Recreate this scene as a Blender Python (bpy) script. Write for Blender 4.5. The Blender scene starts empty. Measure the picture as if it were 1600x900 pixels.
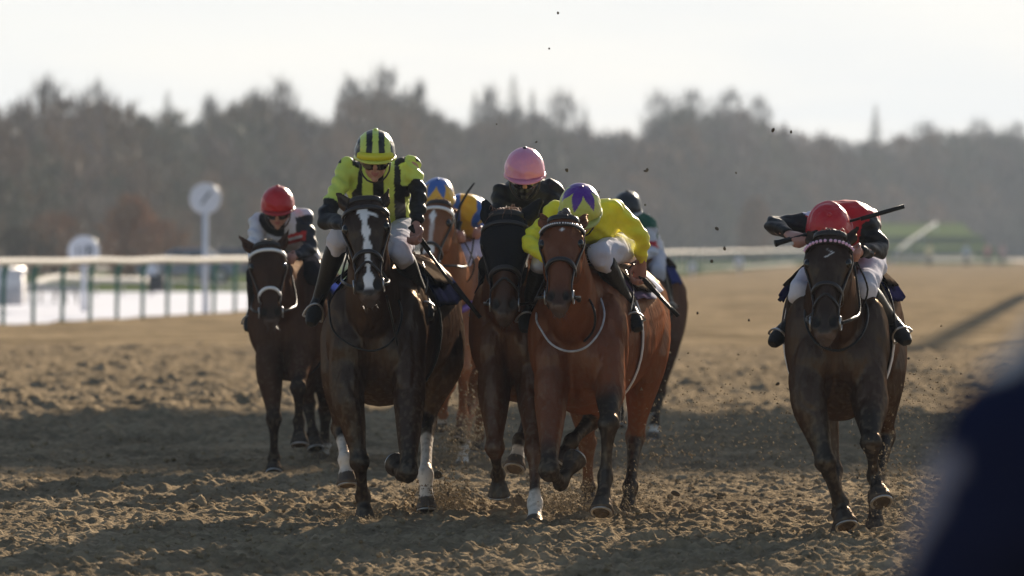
import bpy, math, random
import numpy as np
from mathutils import Vector
R = math.radians
random.seed(7); rng = np.random.default_rng(7)
sc = bpy.context.scene
COL = sc.collection
# ------------------------------------------------------------------ camera
F = 8889.0; HOR = 385.0; CAMH = 1.5          # focal length in photo pixels, horizon row, eye height
cam = bpy.data.cameras.new('camera'); cam_o = bpy.data.objects.new('camera', cam); COL.objects.link(cam_o)
cam.sensor_width = 36; cam.lens = 200; cam.clip_end = 6000; cam.clip_start = 0.5
cam_o.location = (0, 0, CAMH); cam_o.rotation_euler = (R(90), 0, 0)
cam.shift_y = -(450 - HOR) / 1600.0
cam.dof.use_dof = True; cam.dof.focus_distance = 30.0; cam.dof.aperture_fstop = 3.6
sc.camera = cam_o
# ------------------------------------------------------------------ light
SUN_AZ, SUN_EL = R(18.0), R(18.0)
SD = Vector((math.sin(SUN_AZ)*math.cos(SUN_EL), math.cos(SUN_AZ)*math.cos(SUN_EL), math.sin(SUN_EL)))
w = bpy.data.worlds.new("World"); sc.world = w; w.use_nodes = True
nt = w.node_tree; bg = nt.nodes['Background']
sky = nt.nodes.new('ShaderNodeTexSky'); sky.sky_type = 'NISHITA'; sky.sun_disc = False
sky.sun_elevation = SUN_EL; sky.sun_rotation = SUN_AZ
sky.air_density = 1.0; sky.dust_density = .8; sky.ozone_density = 1.0
tc = nt.nodes.new('ShaderNodeTexCoord'); mp = nt.nodes.new('ShaderNodeMapping'); mp.inputs['Scale'].default_value = (4, 4, 28)
nz = nt.nodes.new('ShaderNodeTexNoise'); nz.inputs['Scale'].default_value = 2.2; nz.inputs['Detail'].default_value = 5
cr = nt.nodes.new('ShaderNodeValToRGB'); cr.color_ramp.elements[0].position = .35; cr.color_ramp.elements[1].position = .7
cr.color_ramp.elements[0].color = (.93,.93,.93,1); cr.color_ramp.elements[1].color = (1,1,1,1)
mx = nt.nodes.new('ShaderNodeMixRGB'); mx.inputs[2].default_value = (7.7, 7.75, 7.65, 1)
nt.links.new(tc.outputs['Generated'], mp.inputs[0]); nt.links.new(mp.outputs[0], nz.inputs[0]); nt.links.new(nz.outputs[0], cr.inputs[0])
sx = nt.nodes.new('ShaderNodeSeparateXYZ'); nt.links.new(tc.outputs['Generated'], sx.inputs[0])
def mrange(src, a, b, c=0, d=1):
    q = nt.nodes.new('ShaderNodeMapRange'); q.interpolation_type = 'SMOOTHSTEP'; q.inputs[1].default_value = a; q.inputs[2].default_value = b; q.inputs[3].default_value = c; q.inputs[4].default_value = d
    nt.links.new(src, q.inputs[0]); return q.outputs[0]
def mul(a, b):
    q = nt.nodes.new('ShaderNodeMath'); q.operation = 'MULTIPLY'; nt.links.new(a, q.inputs[0]); nt.links.new(b, q.inputs[1]); return q.outputs[0]
# thin bright cloud low in the sky on the sun's side
fac = mul(mul(cr.outputs[0], mrange(sx.outputs[2], .26, .07)), mrange(sx.outputs[1], .0, .9))
nt.links.new(fac, mx.inputs[0]); nt.links.new(sky.outputs[0], mx.inputs[1]); nt.links.new(mx.outputs[0], bg.inputs[0])
bg.inputs[1].default_value = 0.05
sl = bpy.data.lights.new('sun', 'SUN'); so = bpy.data.objects.new('sun', sl); COL.objects.link(so)
sl.energy = 5.0; sl.angle = R(0.6); sl.color = (1.0, .86, .68)
so.rotation_euler = SD.to_track_quat('Z', 'Y').to_euler(); so.location = (20, 60, 40)
sc.view_settings.view_transform = 'Standard'; sc.view_settings.look = 'None'; sc.view_settings.gamma = 1
sc.view_settings.exposure = 1.32; sc.view_settings.use_curve_mapping = False
sc.cycles.max_bounces = 5; sc.cycles.volume_bounces = 0; sc.cycles.volume_max_steps = 64

def PW(D, x, y, f=0.0):
    d = D - f
    return np.array([(x-800)/F*d, d, CAMH-(y-HOR)/F*d])

# ------------------------------------------------------------------ materials
MATS = {}
def mat(name, color=None, rough=.6, bump=0, bscale=40, var=0, vscale=8, coat=0, metal=0, sheen=0, attr=False, flat=None, var2=0, vscale2=1, stretch=None, spec=.5, trans=0):
    if name in MATS: return MATS[name]
    m = bpy.data.materials.new(name); m.use_nodes = True; n = m.node_tree; b = n.nodes['Principled BSDF']
    b.inputs['Roughness'].default_value = rough; b.inputs['Metallic'].default_value = metal
    b.inputs['Coat Weight'].default_value = coat; b.inputs['Sheen Weight'].default_value = sheen
    b.inputs['Specular IOR Level'].default_value = spec
    if trans: b.inputs['Transmission Weight'].default_value = trans
    t = n.nodes.new('ShaderNodeTexCoord'); mpn = n.nodes.new('ShaderNodeMapping'); n.links.new(t.outputs['Object'], mpn.inputs[0])
    if stretch: mpn.inputs['Scale'].default_value = stretch
    if attr:
        a = n.nodes.new('ShaderNodeAttribute'); a.attribute_name = 'Col'; src = a.outputs['Color']
    else:
        a = n.nodes.new('ShaderNodeRGB'); a.outputs[0].default_value = (*color, 1); src = a.outputs[0]
    if var:
        z = n.nodes.new('ShaderNodeTexNoise'); z.inputs['Scale'].default_value = vscale; z.inputs['Detail'].default_value = 6
        n.links.new(mpn.outputs[0], z.inputs['Vector'])
        mr = n.nodes.new('ShaderNodeMapRange'); mr.inputs[1].default_value = .3; mr.inputs[2].default_value = .7
        mr.inputs[3].default_value = 1-var; mr.inputs[4].default_value = 1+var; n.links.new(z.outputs[0], mr.inputs[0])
        vm = n.nodes.new('ShaderNodeVectorMath'); vm.operation = 'SCALE'; n.links.new(src, vm.inputs[0]); n.links.new(mr.outputs[0], vm.inputs['Scale'])
        src = vm.outputs[0]
    if var2:
        z = n.nodes.new('ShaderNodeTexNoise'); z.inputs['Scale'].default_value = vscale2; z.inputs['Detail'].default_value = 8; z.inputs['Roughness'].default_value = .7
        n.links.new(mpn.outputs[0], z.inputs['Vector'])
        mr = n.nodes.new('ShaderNodeMapRange'); mr.inputs[1].default_value = .38; mr.inputs[2].default_value = .62
        mr.inputs[3].default_value = 1-var2; mr.inputs[4].default_value = 1+var2*.6; n.links.new(z.outputs[0], mr.inputs[0])
        vm = n.nodes.new('ShaderNodeVectorMath'); vm.operation = 'SCALE'; n.links.new(src, vm.inputs[0]); n.links.new(mr.outputs[0], vm.inputs['Scale'])
        src = vm.outputs[0]
    n.links.new(src, b.inputs['Base Color'])
    if bump:
        z = n.nodes.new('ShaderNodeTexNoise'); z.inputs['Scale'].default_value = bscale; z.inputs['Detail'].default_value = 5
        n.links.new(mpn.outputs[0], z.inputs['Vector'])
        bp = n.nodes.new('ShaderNodeBump'); bp.inputs['Strength'].default_value = bump; bp.inputs['Distance'].default_value = .02
        n.links.new(z.outputs[0], bp.inputs['Height']); n.links.new(bp.outputs[0], b.inputs['Normal'])
    if flat is not None:      # hair and worn leather: soft lustre without a mirror edge
        df = n.nodes.new('ShaderNodeBsdfDiffuse'); gl = n.nodes.new('ShaderNodeBsdfGlossy'); ms = n.nodes.new('ShaderNodeMixShader')
        gl.inputs['Roughness'].default_value = rough; gl.inputs['Color'].default_value = (1, .80, .62, 1); ms.inputs[0].default_value = flat
        n.links.new(src, df.inputs['Color'])
        if bump:
            for q in (df, gl): n.links.new(bp.outputs[0], q.inputs['Normal'])
        n.links.new(df.outputs[0], ms.inputs[1]); n.links.new(gl.outputs[0], ms.inputs[2]); n.links.new(ms.outputs[0], n.nodes['Material Output'].inputs[0])
    MATS[name] = m
    return m
M_COAT = mat('horse_coat', rough=.36, bump=.5, bscale=30, var=.22, vscale=6, attr=True, stretch=(1,1,.4), flat=.042)
M_COATD = mat('dull_coat', rough=.6, bump=.3, bscale=30, var=.22, vscale=6, attr=True, stretch=(1,1,.4), flat=.02)
M_SILK = mat('silk', rough=.5, bump=.30, bscale=22, var=.06, vscale=20, sheen=.04, attr=True, spec=.22)
M_SKIN = mat('skin', (.50,.25,.17), rough=.5, bump=.1, bscale=60, var=.1, attr=False)
M_BREECH = mat('breeches_cloth', rough=1, spec=0, bump=.25, bscale=25, var=.08, attr=True)
M_LEATH = mat('black_leather', (.009,.008,.008), rough=.5, spec=.25, bump=.2, bscale=60, var=.2)
M_STRAP = mat('dark_strap', (.02,.013,.010), rough=.4, bump=.1)
M_WHITE = mat('white_strap', (.75,.73,.72), rough=.5, var=.1)
M_METAL = mat('steel', (.35,.35,.36), rough=.35, metal=1)
M_EYE = mat('horse_eye', (.006,.004,.003), rough=.12)
M_HAIR = mat('horse_hair', rough=.5, attr=True, sheen=.2)
M_CAP = mat('cap_silk', rough=.34, attr=True, bump=.4, bscale=30, spec=.45, var=.06)
M_PLAST = mat('hard_colour', rough=.35, attr=True, coat=.1, bump=.1, bscale=40)
M_GOG = mat('goggle_lens', (.006,.006,.008), rough=.08, coat=1)

# ------------------------------------------------------------------ mesh helpers
def tag(o, label=None, cat=None, group=None, kind=None):
    if label: o['label'] = label
    if cat: o['category'] = cat
    if group: o['group'] = group
    if kind: o['kind'] = kind
    return o
def mk(name, V, Fc, m=None, parent=None, smooth=True, cols=None):
    me = bpy.data.meshes.new(name)
    V = np.asarray(V, float)
    me.from_pydata(V.tolist() if len(V) < 4000 and not isinstance(Fc, np.ndarray) else [], [], Fc if len(V) < 4000 and not isinstance(Fc, np.ndarray) else [])
    if len(me.vertices) == 0 and len(V):
        if isinstance(Fc, np.ndarray):
            nf, k = Fc.shape; flat = Fc.ravel(); starts = np.arange(nf)*k
        else:
            ln = np.array([len(f) for f in Fc]); nf = len(ln); flat = np.concatenate([np.asarray(f) for f in Fc]); starts = np.concatenate([[0], np.cumsum(ln)[:-1]])
        me.vertices.add(len(V)); me.vertices.foreach_set('co', V.ravel())
        me.loops.add(len(flat)); me.loops.foreach_set('vertex_index', flat.astype(np.int32))
        me.polygons.add(nf); me.polygons.foreach_set('loop_start', starts.astype(np.int32))
        me.update(calc_edges=True)
    if smooth: me.polygons.foreach_set('use_smooth', [True]*len(me.polygons))
    if cols is not None:
        a = me.color_attributes.new('Col', 'FLOAT_COLOR', 'POINT')
        c = np.ones((len(V), 4)); c[:, :3] = cols; a.data.foreach_set('color', c.ravel())
    if m: me.materials.append(m)
    me.validate(); me.update()
    o = bpy.data.objects.new(name, me); COL.objects.link(o)
    if parent is not None: o.parent = parent
    return o
def thing(name, loc, label, cat, group=None):
    o = bpy.data.objects.new(name, None); COL.objects.link(o); o.location = loc
    return tag(o, label, cat, group)
class Geo:
    """collects shapes for ONE mesh"""
    def __init__(s): s.V = []; s.F = []; s.n = 0
    def add(s, V, Fc):
        V = np.asarray(V, float); s.V.append(V); s.F += [tuple(int(i)+s.n for i in f) for f in Fc]; s.n += len(V); return s
    def box(s, c, d, rot=0):
        c = np.array(c, float); h = np.array(d)/2
        P = np.array([[x, y, z] for x in (-1,1) for y in (-1,1) for z in (-1,1)])*h
        if rot: q = np.array([[math.cos(rot), -math.sin(rot), 0],[math.sin(rot), math.cos(rot), 0],[0,0,1]]); P = P@q.T
        return s.add(P+c, [(0,1,3,2),(4,6,7,5),(0,4,5,1),(2,3,7,6),(0,2,6,4),(1,5,7,3)])
    def tube(s, pts, r, seg=8, side=None, sub=1, rb=None, closed=False):
        return s.add(*loft(pts, r, rb, side, seg, sub, closed=closed))
    def ell(s, c, r, axes=None, nu=14, nv=9):
        th = np.linspace(0, math.pi, nv+1); V = []; Fc = []
        for i in range(nv+1):
            for j in range(nu):
                a = 2*math.pi*j/nu; V.append([math.sin(th[i])*math.cos(a)*r[0], math.sin(th[i])*math.sin(a)*r[1], math.cos(th[i])*r[2]])
        for i in range(nv):
            for j in range(nu): Fc.append((i*nu+j, i*nu+(j+1)%nu, (i+1)*nu+(j+1)%nu, (i+1)*nu+j))
        V = np.array(V)
        if axes is not None: V = V@np.array(axes)
        return s.add(V+np.array(c), Fc)
    def build(s, name, m, parent=None, smooth=True, cols=None):
        V = np.concatenate(s.V)
        if parent is not None and parent.type == 'EMPTY': V = V-np.array(parent.location)
        if cols is not None and np.ndim(cols) == 1: cols = np.tile(cols, (len(V), 1))
        return mk(name, V, s.F, m, parent, smooth, cols)
def unit(v): v = np.asarray(v, float); return v/max(1e-9, np.linalg.norm(v))
def cr_interp(A, sub):
    A = np.asarray(A, float)
    if sub <= 1 or len(A) < 3: 
        if sub <= 1: return A
        t = np.linspace(0, len(A)-1, (len(A)-1)*sub+1); i = np.minimum(t.astype(int), len(A)-2); f = (t-i).reshape(-1, *([1]*(A.ndim-1)))
        return A[i]*(1-f)+A[i+1]*f
    P = np.concatenate([[2*A[0]-A[1]], A, [2*A[-1]-A[-2]]]); out = []
    for i in range(1, len(P)-2):
        for k in range(sub):
            t = k/sub; p0, p1, p2, p3 = P[i-1], P[i], P[i+1], P[i+2]
            out.append(.5*((2*p1)+(-p0+p2)*t+(2*p0-5*p1+4*p2-p3)*t*t+(-p0+3*p1-3*p2+p3)*t**3))
    out.append(A[-1]); return np.array(out)
def loft(pts, ra, rb=None, side=None, seg=16, sub=3, ex=2.0, rb2=None, closed=False, frames=None):
    """generalised cylinder: ra lateral radii, rb radii towards 'up' (rb2 the other way)"""
    pts = np.asarray(pts, float); n = len(pts)
    ra = np.full(n, ra, float) if np.ndim(ra) == 0 else np.asarray(ra, float)
    rb = ra if rb is None else (np.full(n, rb, float) if np.ndim(rb) == 0 else np.asarray(rb, float))
    rb2 = rb if rb2 is None else np.asarray(rb2, float)
    P = cr_interp(pts, sub); A = np.maximum(cr_interp(ra, sub), .0005); B = np.maximum(cr_interp(rb, sub), .0005); B2 = np.maximum(cr_interp(rb2, sub), .0005)
    T = np.gradient(P, axis=0); T /= np.maximum(np.linalg.norm(T, axis=1), 1e-9)[:, None]
    V = []; prev = None
    for i in range(len(P)):
        t = T[i]
        if side is not None: s = np.asarray(side, float)
        else: s = prev if prev is not None else (np.array([1., 0, 0]) if abs(t[0]) < .9 else np.array([0, 1., 0]))
        s = unit(s-t*np.dot(s, t)); prev = s; u = np.cross(s, t)   # u: 'up' side
        for j in range(seg):
            a = 2*math.pi*j/seg; ca, sa = math.cos(a), math.sin(a)
            x = math.copysign(abs(ca)**(2/ex), ca)*A[i]; y = math.copysign(abs(sa)**(2/ex), sa)*(B[i] if sa > 0 else B2[i])
            V.append(P[i]+s*x+u*y)
    Fc = []; m = len(P)
    for i in range(m-1):
        for j in range(seg): Fc.append((i*seg+j, i*seg+(j+1)%seg, (i+1)*seg+(j+1)%seg, (i+1)*seg+j))
    V += [P[0], P[-1]]; a, b = m*seg, m*seg+1
    for j in range(seg): Fc.append((a, (j+1)%seg, j)); Fc.append((b, (m-1)*seg+j, (m-1)*seg+(j+1)%seg))
    return np.array(V), Fc
def fuse(g, voxel, iters=4, keep=None):
    """one continuous skin around all shapes in g"""
    V = np.concatenate(g.V); me = bpy.data.meshes.new('tmp'); me.from_pydata(V.tolist(), [], g.F); me.update()
    o = bpy.data.objects.new('tmp', me); COL.objects.link(o)
    md = o.modifiers.new('r', 'REMESH'); md.mode = 'VOXEL'; md.voxel_size = voxel; md.adaptivity = 0
    dg = bpy.context.evaluated_depsgraph_get(); ev = o.evaluated_get(dg); m2 = ev.to_mesh()
    nv = len(m2.vertices); P = np.empty(nv*3); m2.vertices.foreach_get('co', P); P = P.reshape(-1, 3)
    nl = len(m2.loops); L = np.empty(nl, np.int32); m2.loops.foreach_get('vertex_index', L)
    assert nl == len(m2.polygons)*4
    Q = L.reshape(-1, 4).copy(); ev.to_mesh_clear(); bpy.data.objects.remove(o); bpy.data.meshes.remove(me)
    P = smooth(P, Q, iters, keep)
    return P, Q
def smooth(P, Q, iters, keep=None):
    E = np.concatenate([Q[:, [0,1]], Q[:, [1,2]], Q[:, [2,3]], Q[:, [3,0]]]); i, j = E[:, 0], E[:, 1]; n = len(P)
    deg = np.bincount(i, minlength=n)+np.bincount(j, minlength=n)
    k = .5 if keep is None else (.5*(1-keep(P)))[:, None]
    for _ in range(iters):
        S = np.stack([np.bincount(i, P[j, c], n)+np.bincount(j, P[i, c], n) for c in range(3)], 1)/deg[:, None]
        P = P+(S-P)*k
    return P
def vnormals(P, Q):
    a = P[Q[:, 2]]-P[Q[:, 0]]; b = P[Q[:, 3]]-P[Q[:, 1]]; N = np.cross(a, b); n = len(P)
    S = np.stack([sum(np.bincount(Q[:, k], N[:, c], n) for k in range(4)) for c in range(3)], 1)
    return S/np.maximum(np.linalg.norm(S, axis=1), 1e-12)[:, None]
def hsh(ix, iy, iz, s): 
    h = (ix*374761393+iy*668265263+iz*2147483647+s*974634777) & 0xffffffff
    h = ((h ^ (h >> 13))*1274126177) & 0xffffffff
    return ((h ^ (h >> 16)) & 0xffff)/65535.0
def vnoise(X, scale, seed=0):
    X = np.asarray(X, float)/scale
    if X.shape[1] == 2: X = np.concatenate([X, np.zeros((len(X), 1))], 1)
    I = np.floor(X).astype(np.int64); f = X-I; f = f*f*(3-2*f); r = 0
    for dx in (0,1):
        for dy in (0,1):
            for dz in (0,1):
                wgt = (f[:,0] if dx else 1-f[:,0])*(f[:,1] if dy else 1-f[:,1])*(f[:,2] if dz else 1-f[:,2])
                r = r+wgt*hsh(I[:,0]+dx, I[:,1]+dy, I[:,2]+dz, seed)
    return r
def sstep(a, b, x): t = np.clip((x-a)/(b-a), 0, 1); return t*t*(3-2*t)
def segdist(P, A, B):
    d = B-A; t = np.clip(((P-A)@d)/max(1e-9, d@d), 0, 1); return np.linalg.norm(P-(A+t[:, None]*d), axis=1), t
def polydist(P, J):
    """distance to a joint chain and the running index along it"""
    best = np.full(len(P), 9e9); par = np.zeros(len(P))
    for k in range(len(J)-1):
        d, t = segdist(P, np.array(J[k]), np.array(J[k+1])); s = d < best; best[s] = d[s]; par[s] = k+t[s]
    return best, par
def ribbon(pts, nrm, width, thick, sub=1):
    """flat strap along pts; nrm = outward normals"""
    pts = cr_interp(pts, sub); nrm = cr_interp(nrm, sub); T = np.gradient(pts, axis=0); V = []; Fc = []
    for p, n, t in zip(pts, nrm, T):
        n = unit(n); s = unit(np.cross(unit(t), n))*width/2
        V += [p+s+n*thick*.4, p+s*.8+n*thick, p-s*.8+n*thick, p-s+n*thick*.4, p-s-n*thick, p+s-n*thick]
    for i in range(len(pts)-1):
        for j in range(6): Fc.append((i*6+j, i*6+(j+1)%6, (i+1)*6+(j+1)%6, (i+1)*6+j))
    m = (len(pts)-1)*6; Fc += [(5,4,3,2,1,0), tuple(m+j for j in range(6))]
    return np.array(V), Fc
def strands(roots, dirs, length, width, bend, n=5):
    """tapered hair locks"""
    g = Geo()
    for r, d in zip(roots, dirs):
        L = length*random.uniform(.6, 1.1); d = unit(d); p = [np.array(r)+d*L*t+np.array(bend)*L*t*t+rng.normal(0, .012*L*4*t, 3)*.3 for t in np.linspace(0, 1, n)]
        g.tube(p, np.linspace(width, width*.15, n), seg=3)
    return g

# ================================================================== SETTING
exec_order = 'ground, sky things, fences, wood'
PR = [(random.uniform(-.11, .11)*d_, d_) for d_ in [random.uniform(23, 46) for _ in range(150)]]
def prints(X):
    """hoof prints: shallow bowls with a thrown-up rim"""
    o = np.zeros(len(X)); order = np.argsort(X[:, 1], kind='stable'); ys = X[order, 1]
    for x, y in PR:
        i0, i1 = np.searchsorted(ys, y-.3), np.searchsorted(ys, y+.3); ix = order[i0:i1]; q = X[ix]; d = np.hypot(q[:, 0]-x, (q[:, 1]-y)*.8)
        o[ix] += -.040*np.exp(-(d/.075)**2)+.020*np.exp(-((d-.135)/.04)**2)
    return o
def ground_z(X):
    far = sstep(36, 50, X[:, 1]); h = .018*(vnoise(X, .9, 1)-.5)*(1+2*far)+.018*(vnoise(X, .33, 2)-.5)*(1+2.5*far)
    a = vnoise(X, .13, 3); b = vnoise(X+7.3, .065, 4); c = vnoise(X+3.1, .033, 5)
    cl = vnoise(X+11, 1.7, 9)
    h += .012*sstep(.55, .95, a)*(.3+1.2*cl)*(1+3.2*far)+.030*sstep(.52, .98, b)**1.3*(.5+.8*cl)+.022*c+.012*np.abs(2*vnoise(X+17, .05, 14)-1)
    a2 = vnoise(X+31, .22, 13); h += .045*sstep(.72, .95, a2)*cl*(.15+far)
    if len(X) > 5000: h += prints(X)+.010*vnoise(X+5.5, .02, 8)
    return h
M_TRACK = mat('track_sand', (.262,.200,.128), rough=1, bump=.8, bscale=55, var=.30, vscale=14, spec=0, var2=.30, vscale2=1.3)
def far_track_mat():
    m = mat('track_sand_far', (.262,.198,.122), rough=1, bump=1.0, bscale=9, var=.30, vscale=3, spec=0, var2=.45, vscale2=.45)
    return m
M_TRACKF = far_track_mat()
def track_patch(name, d0, d1, k, tan, cols, fade):
    D = [d0]
    while D[-1] < d1: D.append(D[-1]+D[-1]**2*k)
    D = np.array(D); U = np.linspace(-tan, tan, cols); DD, UU = np.meshgrid(D, U, indexing='ij')
    X = np.stack([DD.ravel()*UU.ravel(), DD.ravel()], 1)
    z = ground_z(X)*np.clip((fade-X[:, 1])/(fade*.6), .35, 1)
    ed = np.minimum(1, np.minimum((X[:,1]-d0)/1.0, (tan-abs(UU.ravel()))/.01)); z = z*ed - .012*(1-ed)
    V = np.concatenate([X, z[:, None]], 1); r, c = len(D), cols
    i = (np.arange(r-1)[:, None]*c+np.arange(c-1)[None, :]).ravel(); Q = np.stack([i, i+1, i+c+1, i+c], 1)
    return mk(name, V, Q, M_TRACK)
tag(track_patch('track', 20, 84, 2.3e-5, .16, 560, 170), kind='structure')
# far track: bordered on the left by the running rail line
RAIL = [(-13.5, 81), (-9.27, 108), (-6.24, 127), (0.2, 190), (6.9, 267), (22, 444), (46, 700)]
def rail_x(D): 
    return float(np.interp(D, [p[1] for p in RAIL], [p[0] for p in RAIL]))
g = Geo(); V = []; Fc = []
Ds = list(np.arange(82.5, 200, 1.2))+list(np.arange(200, 700, 8))
for D in Ds:
    xl = rail_x(D)-.4
    for k in range(41):
        V.append([xl+(k/40)**1.5*(140-xl), D, 0])
V = np.array(V); V[:, 2] = ground_z(V[:, :2])*.6-.012
for i in range(len(Ds)-1):
    for k in range(40): Fc.append((i*41+k, i*41+k+1, (i+1)*41+k+1, (i+1)*41+k))
tag(mk('far_track', V, Fc, M_TRACKF), kind='structure')
g = Geo(); g.add([[-300,-40,-.03],[300,-40,-.03],[300,84,-.03],[-300,84,-.03]], [(0,1,2,3)])
tag(g.build('near_ground', M_TRACK, smooth=False), kind='structure')
M_GRASS = mat('winter_grass', (.075,.10,.035), rough=1, spec=0, bump=.8, bscale=8, var=.35, vscale=.5)
g = Geo(); g.add([[-3000,84,-.06],[3000,84,-.06],[3000,5000,-.06],[-3000,5000,-.06]], [(0,1,2,3)])
tag(g.build('grass_field', M_GRASS, smooth=False), kind='structure')
# pale strip left of the rail
M_PALE = mat('pale_path', (.50,.52,.60), rough=.9, spec=.1, bump=.5, bscale=3, var=.12, vscale=.6)
V = []; Fc = []
Ds = list(np.arange(70, 470, 5))
for D in Ds: V += [[rail_x(D)-70, D, -.02], [rail_x(D)-.35, D, -.02]]
for i in range(len(Ds)-1):
    if Ds[i] < 190 or Ds[i] > 1000: Fc.append((2*i, 2*i+1, 2*i+3, 2*i+2))
tag(mk('pale_path', V, Fc, M_PALE, smooth=False), kind='structure')
g = Geo()
for k, D0 in enumerate((190, 240)):
    D1 = D0+36; g.add([[rail_x(D0)-6, D0, -.015], [rail_x(D0)-.4, D0, -.015], [rail_x(D1)-.4, D1, -.015], [rail_x(D1)-6, D1, -.015]], [(0,1,2,3)])
tag(g.build('pale_verge', M_PALE, smooth=False), kind='structure')

# running rail: one long thing
M_RAIL = mat('white_rail_plastic', (.42,.40,.37), rough=.8, spec=.1, var=.05)
M_GREEN = mat('green_rail_leg', (.03,.13,.105), rough=.7, spec=.2, var=.1)
rail = thing('running_rail', (RAIL[1][0], RAIL[1][1], 0), 'white plastic running rail on green legs along the far side of the sand track', 'rail')
pts = [(rail_x(D), D, 1.20) for D in list(np.arange(84, 200, 3))+list(np.arange(200, 560, 8))]
g = Geo(); g.tube([(x, y, z+.015*math.sin(y*.9)) for x, y, z in pts], .095, seg=12, rb=.075); g.build('top_rail', M_RAIL, rail)
D = 85.5; npost = 0
while D < 470 and npost < 98:
    g = Geo(); x = rail_x(D)
    g.tube([(x-.02, D, -.05), (x-.01, D, .5), (x+.0, D, .95), (x+.05, D-.02, 1.15)], [.038, .04, .05, .07], seg=8, sub=2)
    g.build('leg', M_GREEN, rail); npost += 1; D += 2.33 if D < 170 else 5.0
# distance markers
M_SIGN = mat('painted_sign', (.62,.64,.72), rough=.9, spec=.1, var=.06)
M_INK = mat('sign_ink', (.03,.05,.08), rough=.6)
def text_obj(s, size, loc, m, parent, rot=(R(90),0,0), name='lettering', ext=.004):
    c = bpy.data.curves.new(name, 'FONT'); c.body = s; c.size = size; c.align_x = 'CENTER'; c.align_y = 'CENTER'; c.extrude = ext; c.fill_mode = 'BOTH'
    o = bpy.data.objects.new(name, c); COL.objects.link(o); dg = bpy.context.evaluated_depsgraph_get()
    me = bpy.data.meshes.new_from_object(o.evaluated_get(dg)); bpy.data.objects.remove(o)
    me.materials.append(m); o = bpy.data.objects.new(name, me); COL.objects.link(o)
    if parent is not None: o.parent = parent
    o.location = loc; o.rotation_euler = rot
    return o
def marker(px, ytop, Dm, r, txt, label, rim=None, tsize=.3, rotz=0, trot=0):
    b = PW(Dm, px, 0); zt = PW(Dm, px, ytop)[2]-r
    t = thing('distance_marker', (b[0], Dm, 0), label, 'marker', 'round distance markers')
    g = Geo(); g.tube([(b[0], Dm, -.05), (b[0], Dm, zt-r*.9)], .062, seg=12); g.build('pole', M_SIGN, t)
    g = Geo(); g.tube([(b[0], Dm-.05, zt), (b[0], Dm-.01, zt)], r, seg=40, side=(1,0,0)); g.build('disc', M_SIGN, t, smooth=False)
    g = Geo(); a = np.linspace(0, 2*math.pi, 41)
    g.tube([(b[0]+r*math.cos(q), Dm-.03, zt+r*math.sin(q)) for q in a], .022, seg=6); g.build('rim', mat('sign_rim', (.62,.60,.62), rough=.4), t)
    text_obj(txt, tsize, (0, -.065, zt), M_INK, t, rot=(R(90), trot, 0))
marker(321, 287, 128, .335, '1', 'taller round white distance marker on a slim pole, its disc high above the rail', tsize=.5, trot=R(38))
marker(131, 369, 133, .35, '1/8', 'lower round white distance marker whose disc peeps over the white rail', tsize=.36)

# bits of furniture beyond the rail on the left
M_BOX = mat('white_panel', (.80,.76,.76), rough=.5, var=.08, vscale=3)
c = PW(131, 4, 489); t = thing('slatted_cabinet', (c[0], 131, 0), 'white slatted cabinet with rounded top standing beyond the rail, at the left edge', 'cabinet')
g = Geo(); g.box((c[0], 131, .55), (.95, .8, .80)); g.tube([(c[0]-.5, 131, .95), (c[0]+.5, 131, .93)], .42, rb=.09, seg=12, side=(0,1,0)); g.build('casing', M_BOX, t)
for k in range(7):
    g = Geo(); g.box((c[0]-.42+k*.14, 130.57, .36), (.03, .03, .42)); g.build('slat', mat('slat_grey', (.5,.47,.47), rough=.6), t)
def low_rail(label, P, r=.11, posts=True, m=None, group='low white rails beyond the running rail'):
    t = thing('low_rail', tuple(P[0][:2])+(0,), label, 'rail', group)
    g = Geo(); g.tube(P, r, seg=8, sub=3, rb=r*.8); g.build('top_rail', m or M_RAIL, t)
    if posts:
        Q = cr_interp(np.array(P), 4)
        for q in Q[::2]:
            g = Geo(); g.tube([(q[0], q[1]+.02, -.08), (q[0], q[1]+.02, q[2])], .03, seg=6); g.build('leg', M_RAIL, t)
low_rail('bending white rail with red sections, further rail behind the lower marker', [PW(165, 42, 446), PW(170, 88, 434), PW(175, 150, 437), PW(180, 235, 438)], .13)
low_rail('short white rail with a rounded end beside the slatted cabinet', [PW(155, 42, 449), PW(152, 85, 450), PW(150, 120, 451)], .13)
low_rail('white rail running off behind the dark horses towards the cars', [PW(186, 240, 436), PW(188, 300, 441), PW(190, 390, 447)], .05)
for k, (x, w_) in enumerate(((86, 6), (106, 7))):
    a = PW(170, x, 434)
c = PW(175, 237, 424); t = thing('box_post', (c[0], 175, 0), 'small white disc over a dark box on a post, behind the green rail legs', 'marker')
g = Geo(); g.tube([(c[0], 174.95, c[2]+.02), (c[0], 175.05, c[2]+.02)], .21, seg=20, side=(1,0,0)); g.tube([(c[0], 175, 0), (c[0], 175, c[2])], .03, seg=6); g.build('white_disc', M_SIGN, t)
g = Geo(); g.box((c[0]+.15, 175, c[2]-.38), (.5, .3, .5)); g.build('dark_box', mat('dark_box', (.03,.03,.035)), t)
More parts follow.
